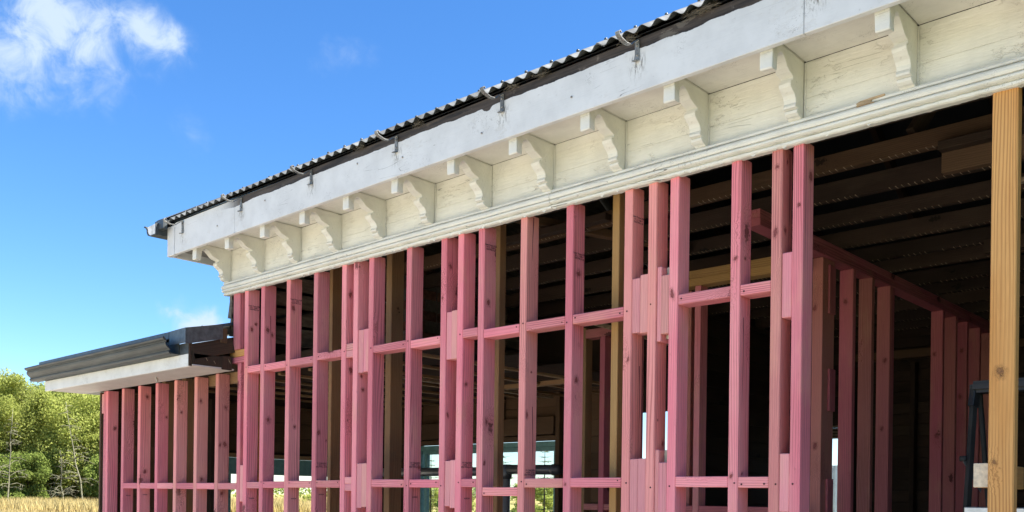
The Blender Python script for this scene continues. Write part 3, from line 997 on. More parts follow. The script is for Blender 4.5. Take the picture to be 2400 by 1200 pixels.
KN = [(1, 's', 0.030, 2.878, 0.0295), (1, 's', 0.061, 2.92, 0.0148), (2, 's', 0.025, 2.852, 0.026), (2, 's', 0.061, 2.823, 0.0262), (2, 's', 0.04, 2.241, 0.0347), (3, 's', 0.026, 2.96, 0.0279), (3, 's', 0.046, 2.185, 0.0196), (4, 's', 0.02, 2.133, 0.0269), (4, 's', 0.077, 2.086, 0.0136),
      (5, 's', 0.04, 2.504, 0.0261), (5, 's', 0.03, 2.967, 0.0235), (6, 's', 0.043, 2.377, 0.0232), (6, 's', 0.032, 2.458, 0.0129), (9, 's', 0.028, 2.996, 0.0256), (9, 's', 0.021, 2.184, 0.0139), (10, 's', 0.03, 2.345, 0.0251), (11, 's', 0.03, 2.758, 0.0246), (11, 's', 0.028, 2.137, 0.0246), (11, 's', 0.016, 1.92, 0.0134),
      (12, 's', 0.017, 2.156, 0.0213), (12, 's', 0.045, 2.373, 0.0096), (13, 's', 0.044, 2.821, 0.0308), (13, 's', 0.036, 2.311, 0.0276), (15, 's', 0.067, 1.992, 0.0134), (15, 's', 0.024, 2.094, 0.0095), (17, 's', 0.038, 2.746, 0.0169), (17, 's', 0.033, 1.854, 0.0141), (18, 's', 0.027, 2.826, 0.0191), (18, 's', 0.038, 3.102, 0.0147),
      (4, 's', 0.016, 2.976, 0.0134), (4, 's', 0.067, 2.972, 0.0136), (8, 's', 0.073, 1.905, 0.0194), (19, 's', 0.06, 3.03, 0.024),
      (17, 'f', 0.023, 2.742, 0.0194), (18, 'f', 0.022, 3.078, 0.0163), (18, 'f', 0.018, 2.817, 0.0215), (14, 'f', 0.030, 2.373, 0.0193), (16, 'f', 0.018, 2.637, 0.0225), (13, 'f', 0.016, 1.809, 0.0123), (17, 'f', 0.016, 1.845, 0.0169), (9, 'f', 0.016, 2.822, 0.0117), (19, 'f', 0.027, 2.907, 0.0121)]
for i, fc, a_, z_, r_ in KN:
    knot(studs[i], fc, a_, z_, r_ * 1.15 * RND.uniform(0.85, 1.15), r_ * 1.45 * RND.uniform(0.75, 1.35))


def streak(stud, a, z0, z1, w=0.0035):
    """dark resin or pith line down the side face of a stud"""
    st = root_loc(stud)
    d = Vector([max(abs(v.co[i]) for v in stud.data.vertices) * 2 for i in range(3)])
    x = st.x + d.x / 2 + 0.0012
    y = st.y - d.y / 2 + a
    L_, R_ = [], []
    for k in range(9):
        t = k / 8
        ww = w * (1 - t) ** 0.7 * RND.uniform(0.6, 1.2) + 0.0003
        c_ = y + 0.003 * math.sin(t * 5 + z0 * 9)
        L_.append((x, c_ - ww, z1 + (z0 - z1) * t))
        R_.append((x, c_ + ww, z1 + (z0 - z1) * t))
    me_ = mesh_from(L_ + R_, [(k, k + 9, k + 10, k + 1) for k in range(8)])
    o = link('resin_streak', me_, STREAK, None)
    o.parent = stud
    o.matrix_basis = (Matrix.Translation(st) @ stud.rotation_euler.to_matrix().to_4x4()).inverted()


STREAK = plain('resin_streak', (0.16, 0.035, 0.045), 0.7, var=0.2)
for i, a_, z0_, z1_ in ((4, 0.045, 3.02, 3.15), (8, 0.035, 3.00, 3.15), (10, 0.05, 3.0, 3.15), (12, 0.045, 2.93, 3.15), (18, 0.06, 2.75, 3.14), (5, 0.06, 2.2, 2.5), (2, 0.05, 2.6, 2.95), (12, 0.06, 1.9, 2.2), (14, 0.07, 2.0, 2.35), (17, 0.03, 2.1, 2.5)):
    streak(studs[i], a_, z0_, z1_, 0.0022 if i in (5, 2, 14, 17) else 0.0034)
for s, z in ((1, 3.030), (3, 3.007), (11, 3.050), (13, 2.905), (14, 3.012)):
    stamp(studs[s], 'big', z)
for s, z in ((4, 1.929), (8, 1.918), (10, 1.912), (12, 1.868)):
    stamp(studs[s], 'big', z, True)
for s, z in ((1, 1.708), (3, 1.712), (4, 1.742), (8, 1.735), (10, 1.732)):
    stamp(studs[s], 'small', z)

# ------------------------------------------------------------------ low left wall frame
lframe = thing('timber_wall_frame', 'low pink timber stud frame under the grey guttered eave at far left', 'wall frame', (-6.9, 0.045, Z0))
LT = 2.604
LS = [-7.930, -7.629, -7.325, -7.023, -6.719, -6.405, -6.100]
for i, x in enumerate(LS):
    s_ = beam('stud', lframe, PINK, (x, RND.uniform(-.001, .001), Z0 + 0.045), (x + SW, 0.09, LT), 'Z', jit=0.0014)
    if i in (1, 2):
        stamp(s_, 'small', 1.70 + 0.01 * i)
    for j_, a_, z_, r_ in ((0, 0.059, 2.285, 0.022), (2, 0.045, 1.909, 0.0278), (2, 0.055, 2.518, 0.0243), (4, 0.038, 2.359, 0.0197), (5, 0.030, 2.425, 0.0286), (5, 0.042, 1.844, 0.0286), (6, 0.059, 2.36, 0.0247), (6, 0.056, 2.094, 0.0278), (6, 0.02, 2.091, 0.0215), (3, 0.07, 2.337, 0.0169), (6, 0.037, 1.74, 0.0308)):
        if j_ == i:
            knot(s_, 's', a_, z_, r_ * 1.15, r_ * 1.5)
beam('stud', lframe, PINK, (-7.980, 0.002, Z0 + 0.045), (-7.934, 0.09, LT), 'Z')
beam('packer', lframe, PINKB, (-8.022, 0.004, 2.415), (-7.9815, 0.088, LT - 0.02), 'Z')
beam('corner_trim', lframe, BROWN, (-8.066, 0.004, Z0), (-8.040, 0.10, LT - 0.004), 'Z')
beam('corner_stud', lframe, OLD, (-8.038, 0.02, Z0), (-8.000, 0.10, 2.41), 'Z')
for i in range(len(LS)):
    xa = LS[i] + SW
    xb = LS[i + 1] if i < len(LS) - 1 else -5.802
    if i == 0:
        continue
    for z in (1.792, 1.02):
        beam('nogging', lframe, PINK, (xa + .0005, RND.uniform(-.001, .003), z - 0.0225), (xb - .0005, 0.088, z + 0.0225), 'X', jit=0.001)
beam('nogging', lframe, PINK, (LS[0] + SW + .0005, 0.0, 0.998), (LS[1] - .0005, 0.088, 1.043), 'X')
beam('bottom_plate', lframe, PINK, (-7.98, 0.0, Z0), (-5.803, 0.09, Z0 + 0.045), 'X')
beam('top_rail', lframe, OLDRAW, (-6.38, 0.095, 2.54), (-5.83, 0.125, 2.62), 'X')

# ------------------------------------------------------------------ low left eave, gutter and roof
lean = thing('lean_to_eave', 'low side eave with dark grey gutter and white fascia at far left', 'eave', (-7.1, -0.2, 2.6))
LX0, LX1 = -8.372, -5.862
board('fascia_board', lean, WHITE, LX0, LX1, -0.337, -0.313, 2.601, 2.686)
board('gutter_backplate', lean, DARKMET, LX0, LX1, -0.336, -0.314, 2.6865, 2.762)
board('fascia_end_grain', lean, OLD, LX1 + 0.0005, LX1 + 0.012, -0.336, -0.314, 2.605, 2.76)
board('soffit_board', lean, LSOFF, LX0 + 0.01, -5.845, -0.312, 0.0, 2.606, 2.617)
board('soffit_board', lean, GREYSOFF, LX0 + 0.01, -8.07, 0.001, 0.6, 2.607, 2.617)
board('end_board', lean, WHITE, LX0 + 0.001, LX0 + 0.022, -0.3125, 0.6, 2.6185, 2.74)
gprof = [(-0.339, 2.688), (-0.400, 2.688), (-0.410, 2.690), (-0.417, 2.697), (-0.418, 2.706), (-0.411, 2.713), (-0.413, 2.720), (-0.430, 2.733), (-0.441, 2.748), (-0.444, 2.762), (-0.437, 2.768), (-0.439, 2.775), (-0.455, 2.782),
         (-0.461, 2.790), (-0.459, 2.799), (-0.450, 2.802), (-0.446, 2.796), (-0.434, 2.778), (-0.431, 2.770), (-0.437, 2.758), (-0.434, 2.748), (-0.424, 2.737), (-0.408, 2.724), (-0.405, 2.712), (-0.410, 2.704), (-0.404, 2.696), (-0.345, 2.694), (-0.345, 2.790), (-0.339, 2.790)]
gu = prism_x(gprof, -8.500, -5.978, 60, lambda x, k: (noise.noise(Vector((x * 2, 0, 3))) * 0.002, noise.noise(Vector((x * 1.3, 0, 7))) * 0.004 - 0.006 * (x + 7.2) / 1.3 * -0.0))
gu.materials.append(GUTTER)
o = bpy.data.objects.new('gutter', gu)
C.objects.link(o)
place_world(o, lean)
stop = [gprof[k] for k in range(15)] + [(-0.345, 2.795)]
se = prism_x(stop, -8.503, -8.4995)
place_world(link('stop_end', se, GUTTER, None), lean)
LP = math.tan(RAD(15.5))


def lz(y):
    return 2.815 + (y + 0.36) * LP


lsheet = corr_mesh(WAVE * 33.5, 3.75, 8)
place_r = link('roof_sheet', lsheet, DARKMET, lean, (-8.42, -0.362, 2.838), (RAD(15.5), 0, 0))
board('roof_edge', lean, DARKMET, -8.42, -6.07, -0.372, -0.362, 2.800, 2.852, 0.003)
# step-up barge flashing towards the main wall
fl = [(-6.062, -0.372, 2.756), (-6.062, -0.372, 2.852), (-5.835, -0.372, 2.856), (-5.835, -0.372, 2.756)]
me = mesh_from(fl + [(x, -0.362, z) for x, y, z in fl], [(0, 1, 2, 3), (4, 7, 6, 5), (0, 4, 5, 1), (1, 5, 6, 2), (2, 6, 7, 3), (3, 7, 4, 0)])
place_world(link('flashing', me, DARKMET, None), lean)
fl = [(-5.834, -0.37, 2.745), (-5.834, -0.37, 2.856), (-5.834, -0.095, 2.918), (-5.834, -0.095, 2.815)]
me = mesh_from(fl + [(x - 0.006, y, z) for x, y, z in fl], [(0, 1, 2, 3), (4, 7, 6, 5), (0, 4, 5, 1), (1, 5, 6, 2), (2, 6, 7, 3), (3, 7, 4, 0)])
place_world(link('flashing', me, DARKMET, None), lean)
slanted('purlin_end', lean, BROWN, (-5.846, -0.085, 2.79), (-5.846, -0.085, 2.89), 0.022, 0.05)
slanted('rafter_end', lean, OLD, (-5.862, -0.31, 2.700), (-5.862, -0.005, 2.785), 0.035, 0.105)
board('soffit_bearer', lean, OLD, -5.876, -5.8445, -0.311, -0.025, 2.619, 2.692)
board('soffit_bearer', lean, OLD, -5.8435, -5.838, -0.10, -0.02, 2.603, 2.700)
for k, (y, z) in enumerate(((-0.05, 2.68), (-0.045, 2.67), (-0.16, 2.655), (-0.22, 2.67))):
    slanted('splinter', lean, LATH, (-5.8365, y, z), (-5.8345, y + 0.012, z - 0.02), 0.003, 0.002, 0.0005)
slanted('paint_flake', lean, WHITE, (-6.66, -0.17, 2.604), (-6.65, -0.165, 2.572), 0.028, 0.004, 0.001)
slanted('roof_screw', lean, DARKMET, (-5.835, -0.25, 2.866), (-5.835, -0.252, 2.885), 0.008, 0.008, 0.001)

# side wall of the tall part: ends of old weatherboards above the low roof
side = thing('weatherboard_gable_wall', 'dark weathered weatherboard edges at left corner above the low roof', 'wall', (-5.92, 1.5, 2.8))
z = 2.86
k = 0
while z < 3.40:
    t_ = 0.012 + 0.016 * RND.random()
    me = mesh_from([(-5.905, 0.012 - 0.006 * (k % 2), z), (-5.905 - t_ - 0.022, 0.012 - 0.006 * (k % 2), z), (-5.905 - t_, 0.012, z + 0.15), (-5.905, 0.012, z + 0.15),
                    (-5.905, 6.0, z), (-5.905 - t_ - 0.022, 6.0, z), (-5.905 - t_, 6.0, z + 0.15), (-5.905, 6.0, z + 0.15)],
                   [(0, 3, 2, 1), (4, 5, 6, 7), (0, 1, 5, 4), (1, 2, 6, 5), (2, 3, 7, 6), (3, 0, 4, 7)])
    place_world(link('weatherboard', me, WBOARD, None), side)
    z += 0.128
    k += 1
gl5 = [(0.07, 3.44), (5.93, 3.44), (5.93, EZ + (0.07 - EY) * math.tan(PITCH) - 0.03), (RIDGE_Y, rz - 0.03), (0.07, EZ + (0.07 - EY) * math.tan(PITCH) - 0.03)]
me = mesh_from([(-5.90, y, z) for y, z in gl5] + [(-5.93, y, z) for y, z in gl5], [(0, 1, 2, 3, 4), (9, 8, 7, 6, 5)] + [(k, k + 5, (k + 1) % 5 + 5, (k + 1) % 5) for k in range(5)])
place_world(link('gable_light_stop', me, WBOARD, None), side)  # added sheet following the roof line to shut daylight out of the gable
beam('old_corner_stud', side, OLD, (-5.90, 0.10, 2.80), (-5.80, 0.19, 3.44), 'Z')

# ------------------------------------------------------------------ enclosing old walls
def wall_boards(parent, mat, axis, fixed, a0, a1, z0, z1, th=0.022, h=0.15, holes=(), name='sarking_board'):
    z = z0
    while z < z1 - 0.01:
        zt = min(z + h, z1)
        spans = [(a0, a1)]
        for h0, h1, hz0, hz1 in holes:
            if zt > hz0 + 0.002 and z < hz1 - 0.002:
                new = []
                for s0, s1 in spans:
                    if h1 <= s0 or h0 >= s1:
                        new.append((s0, s1))
                    else:
                        if h0 > s0:
                            new.append((s0, h0))
                        if h1 < s1:
                            new.append((h1, s1))
                spans = new
        for s0, s1 in spans:
            o_ = RND.uniform(-.003, .003)
            if axis == 'X':
                beam(name, parent, mat, (s0, fixed + o_, z + .001), (s1, fixed + th + o_, zt - .001), 'X', bev=0.003)
            else:
                beam(name, parent, mat, (fixed - th + o_, s0, z + .001), (fixed + o_, s1, zt - .001), 'Y', bev=0.003)
        z += h


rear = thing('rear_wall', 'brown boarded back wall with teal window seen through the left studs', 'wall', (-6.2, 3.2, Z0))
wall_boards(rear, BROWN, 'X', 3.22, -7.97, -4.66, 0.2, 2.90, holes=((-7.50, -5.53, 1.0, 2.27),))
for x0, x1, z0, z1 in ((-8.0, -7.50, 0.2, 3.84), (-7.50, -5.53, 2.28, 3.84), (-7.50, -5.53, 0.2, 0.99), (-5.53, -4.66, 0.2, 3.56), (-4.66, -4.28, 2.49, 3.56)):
    beam('light_leak_lining', rear, OLD, (x0, 3.248, z0), (x1, 3.262, z1), 'X', bev=0)  # solid backing added behind the boards to stop light leaks
beam('porch_edge_light_stop', rear, OLD, (-6.15, 6.252, 3.40), (-4.28, 6.275, 3.66), 'X', bev=0)  # added board closing the gap that let daylight in under the roof
beam('porch_light_stop', rear, OLD, (-5.96, 3.20, 3.54), (-4.28, 6.25, 3.56), 'Y', bev=0)  # unseen sheet added to block light above the back porch
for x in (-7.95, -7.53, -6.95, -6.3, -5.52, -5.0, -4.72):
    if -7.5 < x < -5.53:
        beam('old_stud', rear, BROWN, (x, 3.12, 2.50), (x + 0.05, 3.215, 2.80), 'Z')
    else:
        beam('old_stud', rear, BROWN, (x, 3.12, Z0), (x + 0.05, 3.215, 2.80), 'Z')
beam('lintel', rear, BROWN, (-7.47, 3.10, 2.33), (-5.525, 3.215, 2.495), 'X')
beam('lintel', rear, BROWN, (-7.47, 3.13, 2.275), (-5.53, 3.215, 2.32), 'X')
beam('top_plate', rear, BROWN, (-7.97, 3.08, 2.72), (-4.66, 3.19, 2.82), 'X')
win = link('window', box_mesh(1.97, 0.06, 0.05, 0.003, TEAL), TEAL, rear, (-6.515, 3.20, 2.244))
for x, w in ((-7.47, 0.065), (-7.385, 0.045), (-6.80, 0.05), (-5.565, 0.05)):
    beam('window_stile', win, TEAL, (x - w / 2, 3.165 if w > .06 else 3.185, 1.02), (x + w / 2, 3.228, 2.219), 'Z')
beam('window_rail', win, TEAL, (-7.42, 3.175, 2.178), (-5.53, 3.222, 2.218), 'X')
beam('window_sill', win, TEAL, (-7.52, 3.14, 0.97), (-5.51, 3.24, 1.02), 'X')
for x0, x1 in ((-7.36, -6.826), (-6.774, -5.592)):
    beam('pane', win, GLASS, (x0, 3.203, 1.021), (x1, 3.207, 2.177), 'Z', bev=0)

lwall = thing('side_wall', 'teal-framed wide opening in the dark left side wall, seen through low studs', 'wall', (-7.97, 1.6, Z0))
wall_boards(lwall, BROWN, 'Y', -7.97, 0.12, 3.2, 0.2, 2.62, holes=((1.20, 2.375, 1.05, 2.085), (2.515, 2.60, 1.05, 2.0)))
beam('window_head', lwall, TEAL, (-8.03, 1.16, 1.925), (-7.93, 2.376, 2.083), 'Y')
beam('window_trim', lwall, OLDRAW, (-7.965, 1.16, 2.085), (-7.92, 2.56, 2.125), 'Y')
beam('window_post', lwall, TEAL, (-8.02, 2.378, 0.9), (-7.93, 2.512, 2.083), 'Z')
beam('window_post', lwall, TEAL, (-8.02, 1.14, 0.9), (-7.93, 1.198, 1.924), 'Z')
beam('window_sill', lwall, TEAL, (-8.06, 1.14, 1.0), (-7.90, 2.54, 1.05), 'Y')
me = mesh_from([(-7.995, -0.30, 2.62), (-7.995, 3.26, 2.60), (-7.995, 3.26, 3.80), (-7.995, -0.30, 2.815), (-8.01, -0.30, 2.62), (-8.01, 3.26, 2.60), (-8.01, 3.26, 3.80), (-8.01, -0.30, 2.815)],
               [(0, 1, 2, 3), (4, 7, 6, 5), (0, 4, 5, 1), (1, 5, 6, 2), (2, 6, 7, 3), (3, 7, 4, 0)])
place_world(link('light_leak_lining', me, OLD, None), lwall)  # added infill up to the low roof, keeps daylight out
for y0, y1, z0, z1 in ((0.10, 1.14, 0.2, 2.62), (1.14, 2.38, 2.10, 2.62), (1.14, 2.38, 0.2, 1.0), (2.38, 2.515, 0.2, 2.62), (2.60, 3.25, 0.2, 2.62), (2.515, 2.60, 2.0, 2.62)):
    beam('light_leak_lining', lwall, OLD, (-8.022, y0, z0), (-8.0, y1, z1), 'Y', bev=0)  # added backing that stops light coming between the side boards
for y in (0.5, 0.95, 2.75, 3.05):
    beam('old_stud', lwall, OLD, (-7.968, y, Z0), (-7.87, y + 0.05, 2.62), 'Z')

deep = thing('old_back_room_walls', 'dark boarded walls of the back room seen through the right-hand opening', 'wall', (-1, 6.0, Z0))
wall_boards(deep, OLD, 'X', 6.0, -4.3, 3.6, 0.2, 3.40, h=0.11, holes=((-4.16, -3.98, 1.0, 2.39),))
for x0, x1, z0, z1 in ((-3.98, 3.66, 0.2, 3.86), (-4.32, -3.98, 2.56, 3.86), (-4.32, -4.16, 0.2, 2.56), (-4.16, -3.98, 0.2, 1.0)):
    beam('light_leak_lining', deep, OLD, (x0, 6.028, z0), (x1, 6.045, z1), 'X', bev=0)  # added backing that blocks light through the back boards
beam('light_leak_lining', deep, OLD, (-4.34, 3.26, 0.2), (-4.325, 6.03, 3.56), 'Y', bev=0)
beam('light_leak_lining', deep, OLD, (3.625, 0.0, 0.2), (3.64, 6.05, 3.60), 'Y', bev=0)
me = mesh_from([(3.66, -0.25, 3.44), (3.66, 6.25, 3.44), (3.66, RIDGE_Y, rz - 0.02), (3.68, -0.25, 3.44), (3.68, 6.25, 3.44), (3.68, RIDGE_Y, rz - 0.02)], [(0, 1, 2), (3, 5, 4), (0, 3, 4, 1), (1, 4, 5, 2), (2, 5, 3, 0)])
place_world(link('gable_light_stop', me, OLD, None), deep)  # unseen triangle added to close the right gable against light
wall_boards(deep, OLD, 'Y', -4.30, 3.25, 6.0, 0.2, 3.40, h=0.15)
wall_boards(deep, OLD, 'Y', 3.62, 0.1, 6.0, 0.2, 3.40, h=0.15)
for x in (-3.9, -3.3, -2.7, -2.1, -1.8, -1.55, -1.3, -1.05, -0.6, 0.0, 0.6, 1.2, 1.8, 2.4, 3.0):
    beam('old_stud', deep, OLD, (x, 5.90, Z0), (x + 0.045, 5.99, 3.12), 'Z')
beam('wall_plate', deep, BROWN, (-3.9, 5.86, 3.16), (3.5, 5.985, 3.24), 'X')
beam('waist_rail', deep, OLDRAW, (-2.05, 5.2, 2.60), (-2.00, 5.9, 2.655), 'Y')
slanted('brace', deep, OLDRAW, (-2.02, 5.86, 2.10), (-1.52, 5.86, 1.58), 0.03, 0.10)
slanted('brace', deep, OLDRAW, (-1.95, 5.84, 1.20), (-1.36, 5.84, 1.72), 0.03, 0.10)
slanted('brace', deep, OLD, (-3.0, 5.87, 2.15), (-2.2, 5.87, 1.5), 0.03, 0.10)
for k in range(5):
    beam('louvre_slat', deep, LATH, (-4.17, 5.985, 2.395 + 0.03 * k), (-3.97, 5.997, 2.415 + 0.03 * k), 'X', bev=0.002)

# front wall to the right of the picture, out of frame, added to keep the room dark
fwall = thing('unseen_weatherboard_wall', 'unseen cream weatherboard wall right of the open bay, added to keep the room dark', 'wall', (2.3, 0, Z0))
wall_boards(fwall, CREAM, 'X', 0.0, 1.0, 3.6, 0.2, 3.16, h=0.16, name='weatherboard')

me = mesh_from([(-8.0, 0.0, Z0 - .002), (3.6, 0.0, Z0 - .002), (3.6, 6.0, Z0 - .002), (-8.0, 6.0, Z0 - .002), (-8.0, 0.0, 0.002), (3.6, 0.0, 0.002), (3.6, 6.0, 0.002), (-8.0, 6.0, 0.002)],
               [(0, 1, 2, 3), (4, 7, 6, 5), (0, 4, 5, 1), (1, 5, 6, 2), (2, 6, 7, 3), (3, 7, 4, 0)])
fl_ = link('floor', me, FLOOR)
fl_['kind'] = 'structure'

# ------------------------------------------------------------------ ceilings
ceil = thing('ceiling_joists', 'dark old ceiling joists with lath nail marks above the open bay', 'ceiling', (-1, 3, 3.4))
jz = 3.385
tick = None


def ticks(x0, x1, y, z, parent, step=0.035):
    vs_, fs = [], []
    x = x0
    while x < x1:
        if RND.random() < 0.82:
            l = RND.uniform(0.012, 0.026)
            w = RND.uniform(0.003, 0.006)
            k = len(vs_)
            for dx, dy, dz in ((0, -0.004, 0.004), (w, -0.004, 0.004), (w + 0.006, 0.001, -0.004), (0.006, 0.001, -0.004), (0.008, l, -0.005), (0.008 + w, l, -0.005)):
                vs_.append((x + dx, y + dy, z + dz))
            fs += [(k, k + 1, k + 2, k + 3), (k + 3, k + 2, k + 5, k + 4)]
        x += step * RND.uniform(0.8, 1.2)
    o_ = link('lath_nail_marks', mesh_from(vs_, fs), LATH, None)
    o_['kind'] = 'stuff'
    o_.parent = parent
    o_.matrix_parent_inverse = Matrix.Identity(4)
    o_.location = (0, 0, 0)
    # undo parent's own transform (parents are axis-turned beams)
    o_.matrix_basis = (Matrix.Translation(root_loc(parent)) @ parent.rotation_euler.to_matrix().to_4x4()).inverted()


for k in range(12):
    y = 0.575 + 0.455 * k
    dz_ = RND.uniform(-0.008, 0.012)
    y += RND.uniform(-0.03, 0.03)
    j = beam('joist', ceil, BROWN if k == 1 else OLD, (-5.88, y, jz + dz_), (3.6, y + 0.046, jz + dz_ + RND.uniform(0.085, 0.11)), 'X', jit=0.0022)
    if k > 0:
        ticks(-5.0, 0.4, y, jz + dz_, j)
# offcuts still nailed to the first joists
b1 = beam('batten', ceil, OLDRAW, (-1.83, 0.30, 3.30), (-0.2, 0.345, 3.345), 'X')
beam('batten', ceil, OLD, (-1.43, 0.93, 3.335), (0.4, 0.985, 3.375), 'X')
beam('batten', ceil, BROWN, (-1.43, 0.985, 3.245), (0.2, 1.03, 3.372), 'X')
beam('batten', ceil, LATH, (-1.38, 1.70, 3.36), (0.2, 1.745, 3.3835), 'X')
beam('batten', ceil, OLD, (-1.75, 2.75, 3.29), (0.3, 2.80, 3.375), 'X')
beam('batten', ceil, OLD, (-4.2, 0.80, 3.34), (-3.2, 0.86, 3.38), 'Y' if False else 'X')
slanted('batten', ceil, BROWN, (-3.9, 0.35, 3.44), (-3.35, 1.9, 3.42), 0.06, 0.05)
slanted('batten', ceil, LATH, (-4.0, 1.6, 2.98), (-3.7, 2.5, 2.86), 0.02, 0.03)

low = thing('low_ceiling_battens', 'pale thin ceiling battens low over the left back room', 'ceiling', (-6, 1.8, 2.65))
for k in range(9):
    x = -7.75 + 0.4 * k
    beam('batten', low, OLDRAW, (x, 0.55, 2.655), (x + 0.04, 3.08, 2.675), 'Y')
beam('batten', low, LATH, (-5.4, 0.9, 2.63), (-5.36, 2.9, 2.652), 'Y')
for k in range(5):
    beam('ceiling_joist', low, OLD, (-7.95, 0.5 + 0.55 * k, 2.68), (-4.5, 0.55 + 0.55 * k, 2.80), 'X')
beam('ceiling_joist', low, OLDRAW, (-5.35, 2.2, 2.645), (-4.62, 2.26, 2.71), 'X')

# ------------------------------------------------------------------ brick chimney
chim = thing('brick_chimney', 'dark brick chimney stack inside above the low battens, behind the tall left studs', 'chimney', (-5.75, 1.62, 2.81))
CX, CY, CW, CD = -5.75, 1.62, 0.47, 0.47
beam('mortar_core', chim, MORTAR, (CX - CW / 2 + .008, CY - CD / 2 + .008, 2.806), (CX + CW / 2 - .008, CY + CD / 2 - .008, 3.6), 'Z', bev=0)
bme = box_mesh(0.225, 0.105, 0.073, 0.004, BRICK)
z = 2.81
r_ = 0
while z < 3.55:
    off = 0.0 if r_ % 2 else 0.06
    for s in (-1, 1):
        for q in (-1, 1):
            if r_ % 2:
                link('brick', bme, BRICK, chim, (CX + q * 0.121, CY + s * (CD / 2 - 0.0525), z + 0.0365), (0, 0, 0))
            else:
                link('brick', bme, BRICK, chim, (CX + s * (CW / 2 - 0.0525), CY + q * 0.121, z + 0.0365), (0, 0, math.pi / 2))
    z += 0.084
    r_ += 1

# ------------------------------------------------------------------ inner frames
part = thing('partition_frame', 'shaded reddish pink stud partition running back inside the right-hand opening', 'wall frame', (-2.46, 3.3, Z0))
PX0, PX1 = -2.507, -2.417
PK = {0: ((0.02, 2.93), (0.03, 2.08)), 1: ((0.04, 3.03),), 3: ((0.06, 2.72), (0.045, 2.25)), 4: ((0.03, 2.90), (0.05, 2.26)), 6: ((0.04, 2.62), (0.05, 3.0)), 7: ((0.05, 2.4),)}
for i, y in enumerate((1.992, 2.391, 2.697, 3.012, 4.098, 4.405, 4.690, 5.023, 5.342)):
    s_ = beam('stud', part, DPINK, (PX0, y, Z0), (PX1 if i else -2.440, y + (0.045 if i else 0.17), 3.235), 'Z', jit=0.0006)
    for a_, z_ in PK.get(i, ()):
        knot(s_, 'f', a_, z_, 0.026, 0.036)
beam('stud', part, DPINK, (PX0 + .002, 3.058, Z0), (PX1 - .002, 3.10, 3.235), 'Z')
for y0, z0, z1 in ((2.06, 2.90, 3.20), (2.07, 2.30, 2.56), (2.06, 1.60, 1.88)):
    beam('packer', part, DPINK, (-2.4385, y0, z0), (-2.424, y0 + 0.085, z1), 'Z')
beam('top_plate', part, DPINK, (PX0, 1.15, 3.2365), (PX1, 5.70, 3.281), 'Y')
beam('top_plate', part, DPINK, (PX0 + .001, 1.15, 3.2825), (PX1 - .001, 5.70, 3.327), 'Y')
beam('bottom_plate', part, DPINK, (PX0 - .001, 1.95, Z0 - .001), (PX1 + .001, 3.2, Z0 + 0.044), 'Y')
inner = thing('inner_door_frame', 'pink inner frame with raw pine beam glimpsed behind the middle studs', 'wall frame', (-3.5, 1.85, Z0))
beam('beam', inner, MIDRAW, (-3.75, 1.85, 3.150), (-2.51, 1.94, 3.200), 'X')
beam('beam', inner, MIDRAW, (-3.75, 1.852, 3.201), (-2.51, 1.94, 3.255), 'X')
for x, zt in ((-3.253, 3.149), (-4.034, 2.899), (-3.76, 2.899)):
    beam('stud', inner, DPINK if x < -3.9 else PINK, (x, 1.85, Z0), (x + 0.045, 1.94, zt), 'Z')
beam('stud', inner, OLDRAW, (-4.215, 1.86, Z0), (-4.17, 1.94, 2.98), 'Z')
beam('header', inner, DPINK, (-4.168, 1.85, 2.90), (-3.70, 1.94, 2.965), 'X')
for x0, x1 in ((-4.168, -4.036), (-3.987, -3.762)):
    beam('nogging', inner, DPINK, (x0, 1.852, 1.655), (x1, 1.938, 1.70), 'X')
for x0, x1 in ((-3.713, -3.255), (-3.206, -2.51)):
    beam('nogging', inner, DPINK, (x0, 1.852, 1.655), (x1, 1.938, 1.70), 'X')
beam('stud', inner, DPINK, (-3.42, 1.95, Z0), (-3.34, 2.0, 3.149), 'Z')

# raw propping posts behind the front frame (world x left edge, y front, label)
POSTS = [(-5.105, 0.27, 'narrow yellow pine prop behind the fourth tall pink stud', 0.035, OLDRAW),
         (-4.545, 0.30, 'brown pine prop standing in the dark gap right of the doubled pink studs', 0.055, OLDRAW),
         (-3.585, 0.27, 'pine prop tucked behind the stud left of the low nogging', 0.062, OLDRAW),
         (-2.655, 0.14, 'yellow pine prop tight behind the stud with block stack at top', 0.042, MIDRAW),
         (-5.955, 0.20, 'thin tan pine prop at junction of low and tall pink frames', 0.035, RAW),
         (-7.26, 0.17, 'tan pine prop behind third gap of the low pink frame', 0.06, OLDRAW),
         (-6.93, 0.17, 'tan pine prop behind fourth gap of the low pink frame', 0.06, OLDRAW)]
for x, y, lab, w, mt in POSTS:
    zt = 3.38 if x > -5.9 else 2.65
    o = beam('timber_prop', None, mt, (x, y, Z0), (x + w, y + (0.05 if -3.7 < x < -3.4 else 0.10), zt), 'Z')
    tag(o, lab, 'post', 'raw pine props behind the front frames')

post = beam('timber_post', None, RAW, (-0.945, 0.0, Z0), (-0.864, 0.045, 3.162), 'Z', bev=0.004)
tag(post, 'wide honey coloured raw pine post standing in the open bay at far right', 'post')
knot(post, 'f', 0.037, 2.190, 0.036, 0.040, 'r', 0.001)
knot(post, 'f', 0.020, 1.886, 0.019, 0.024, 'r', 0.001)
nog = thing('timber_offcut', 'short pale pine block with sawn end facing out beside the honey coloured post', 'timber block', (-0.98, 0.3, 1.84))
beam('timber_body', nog, RAW, (-1.004, 0.052, 1.800), (-0.955, 0.50, 1.885), 'Y')
beam('sawn_end', nog, ENDG, (-1.0035, 0.046, 1.8005), (-0.9555, 0.0515, 1.8845), 'Z', bev=0.002)
nog2 = beam('timber_rail', None, RAW, (-0.862, 0.30, 1.80), (0.9, 0.345, 1.885), 'X')
tag(nog2, 'horizontal raw pine rail just right of the honey coloured post', 'rail')

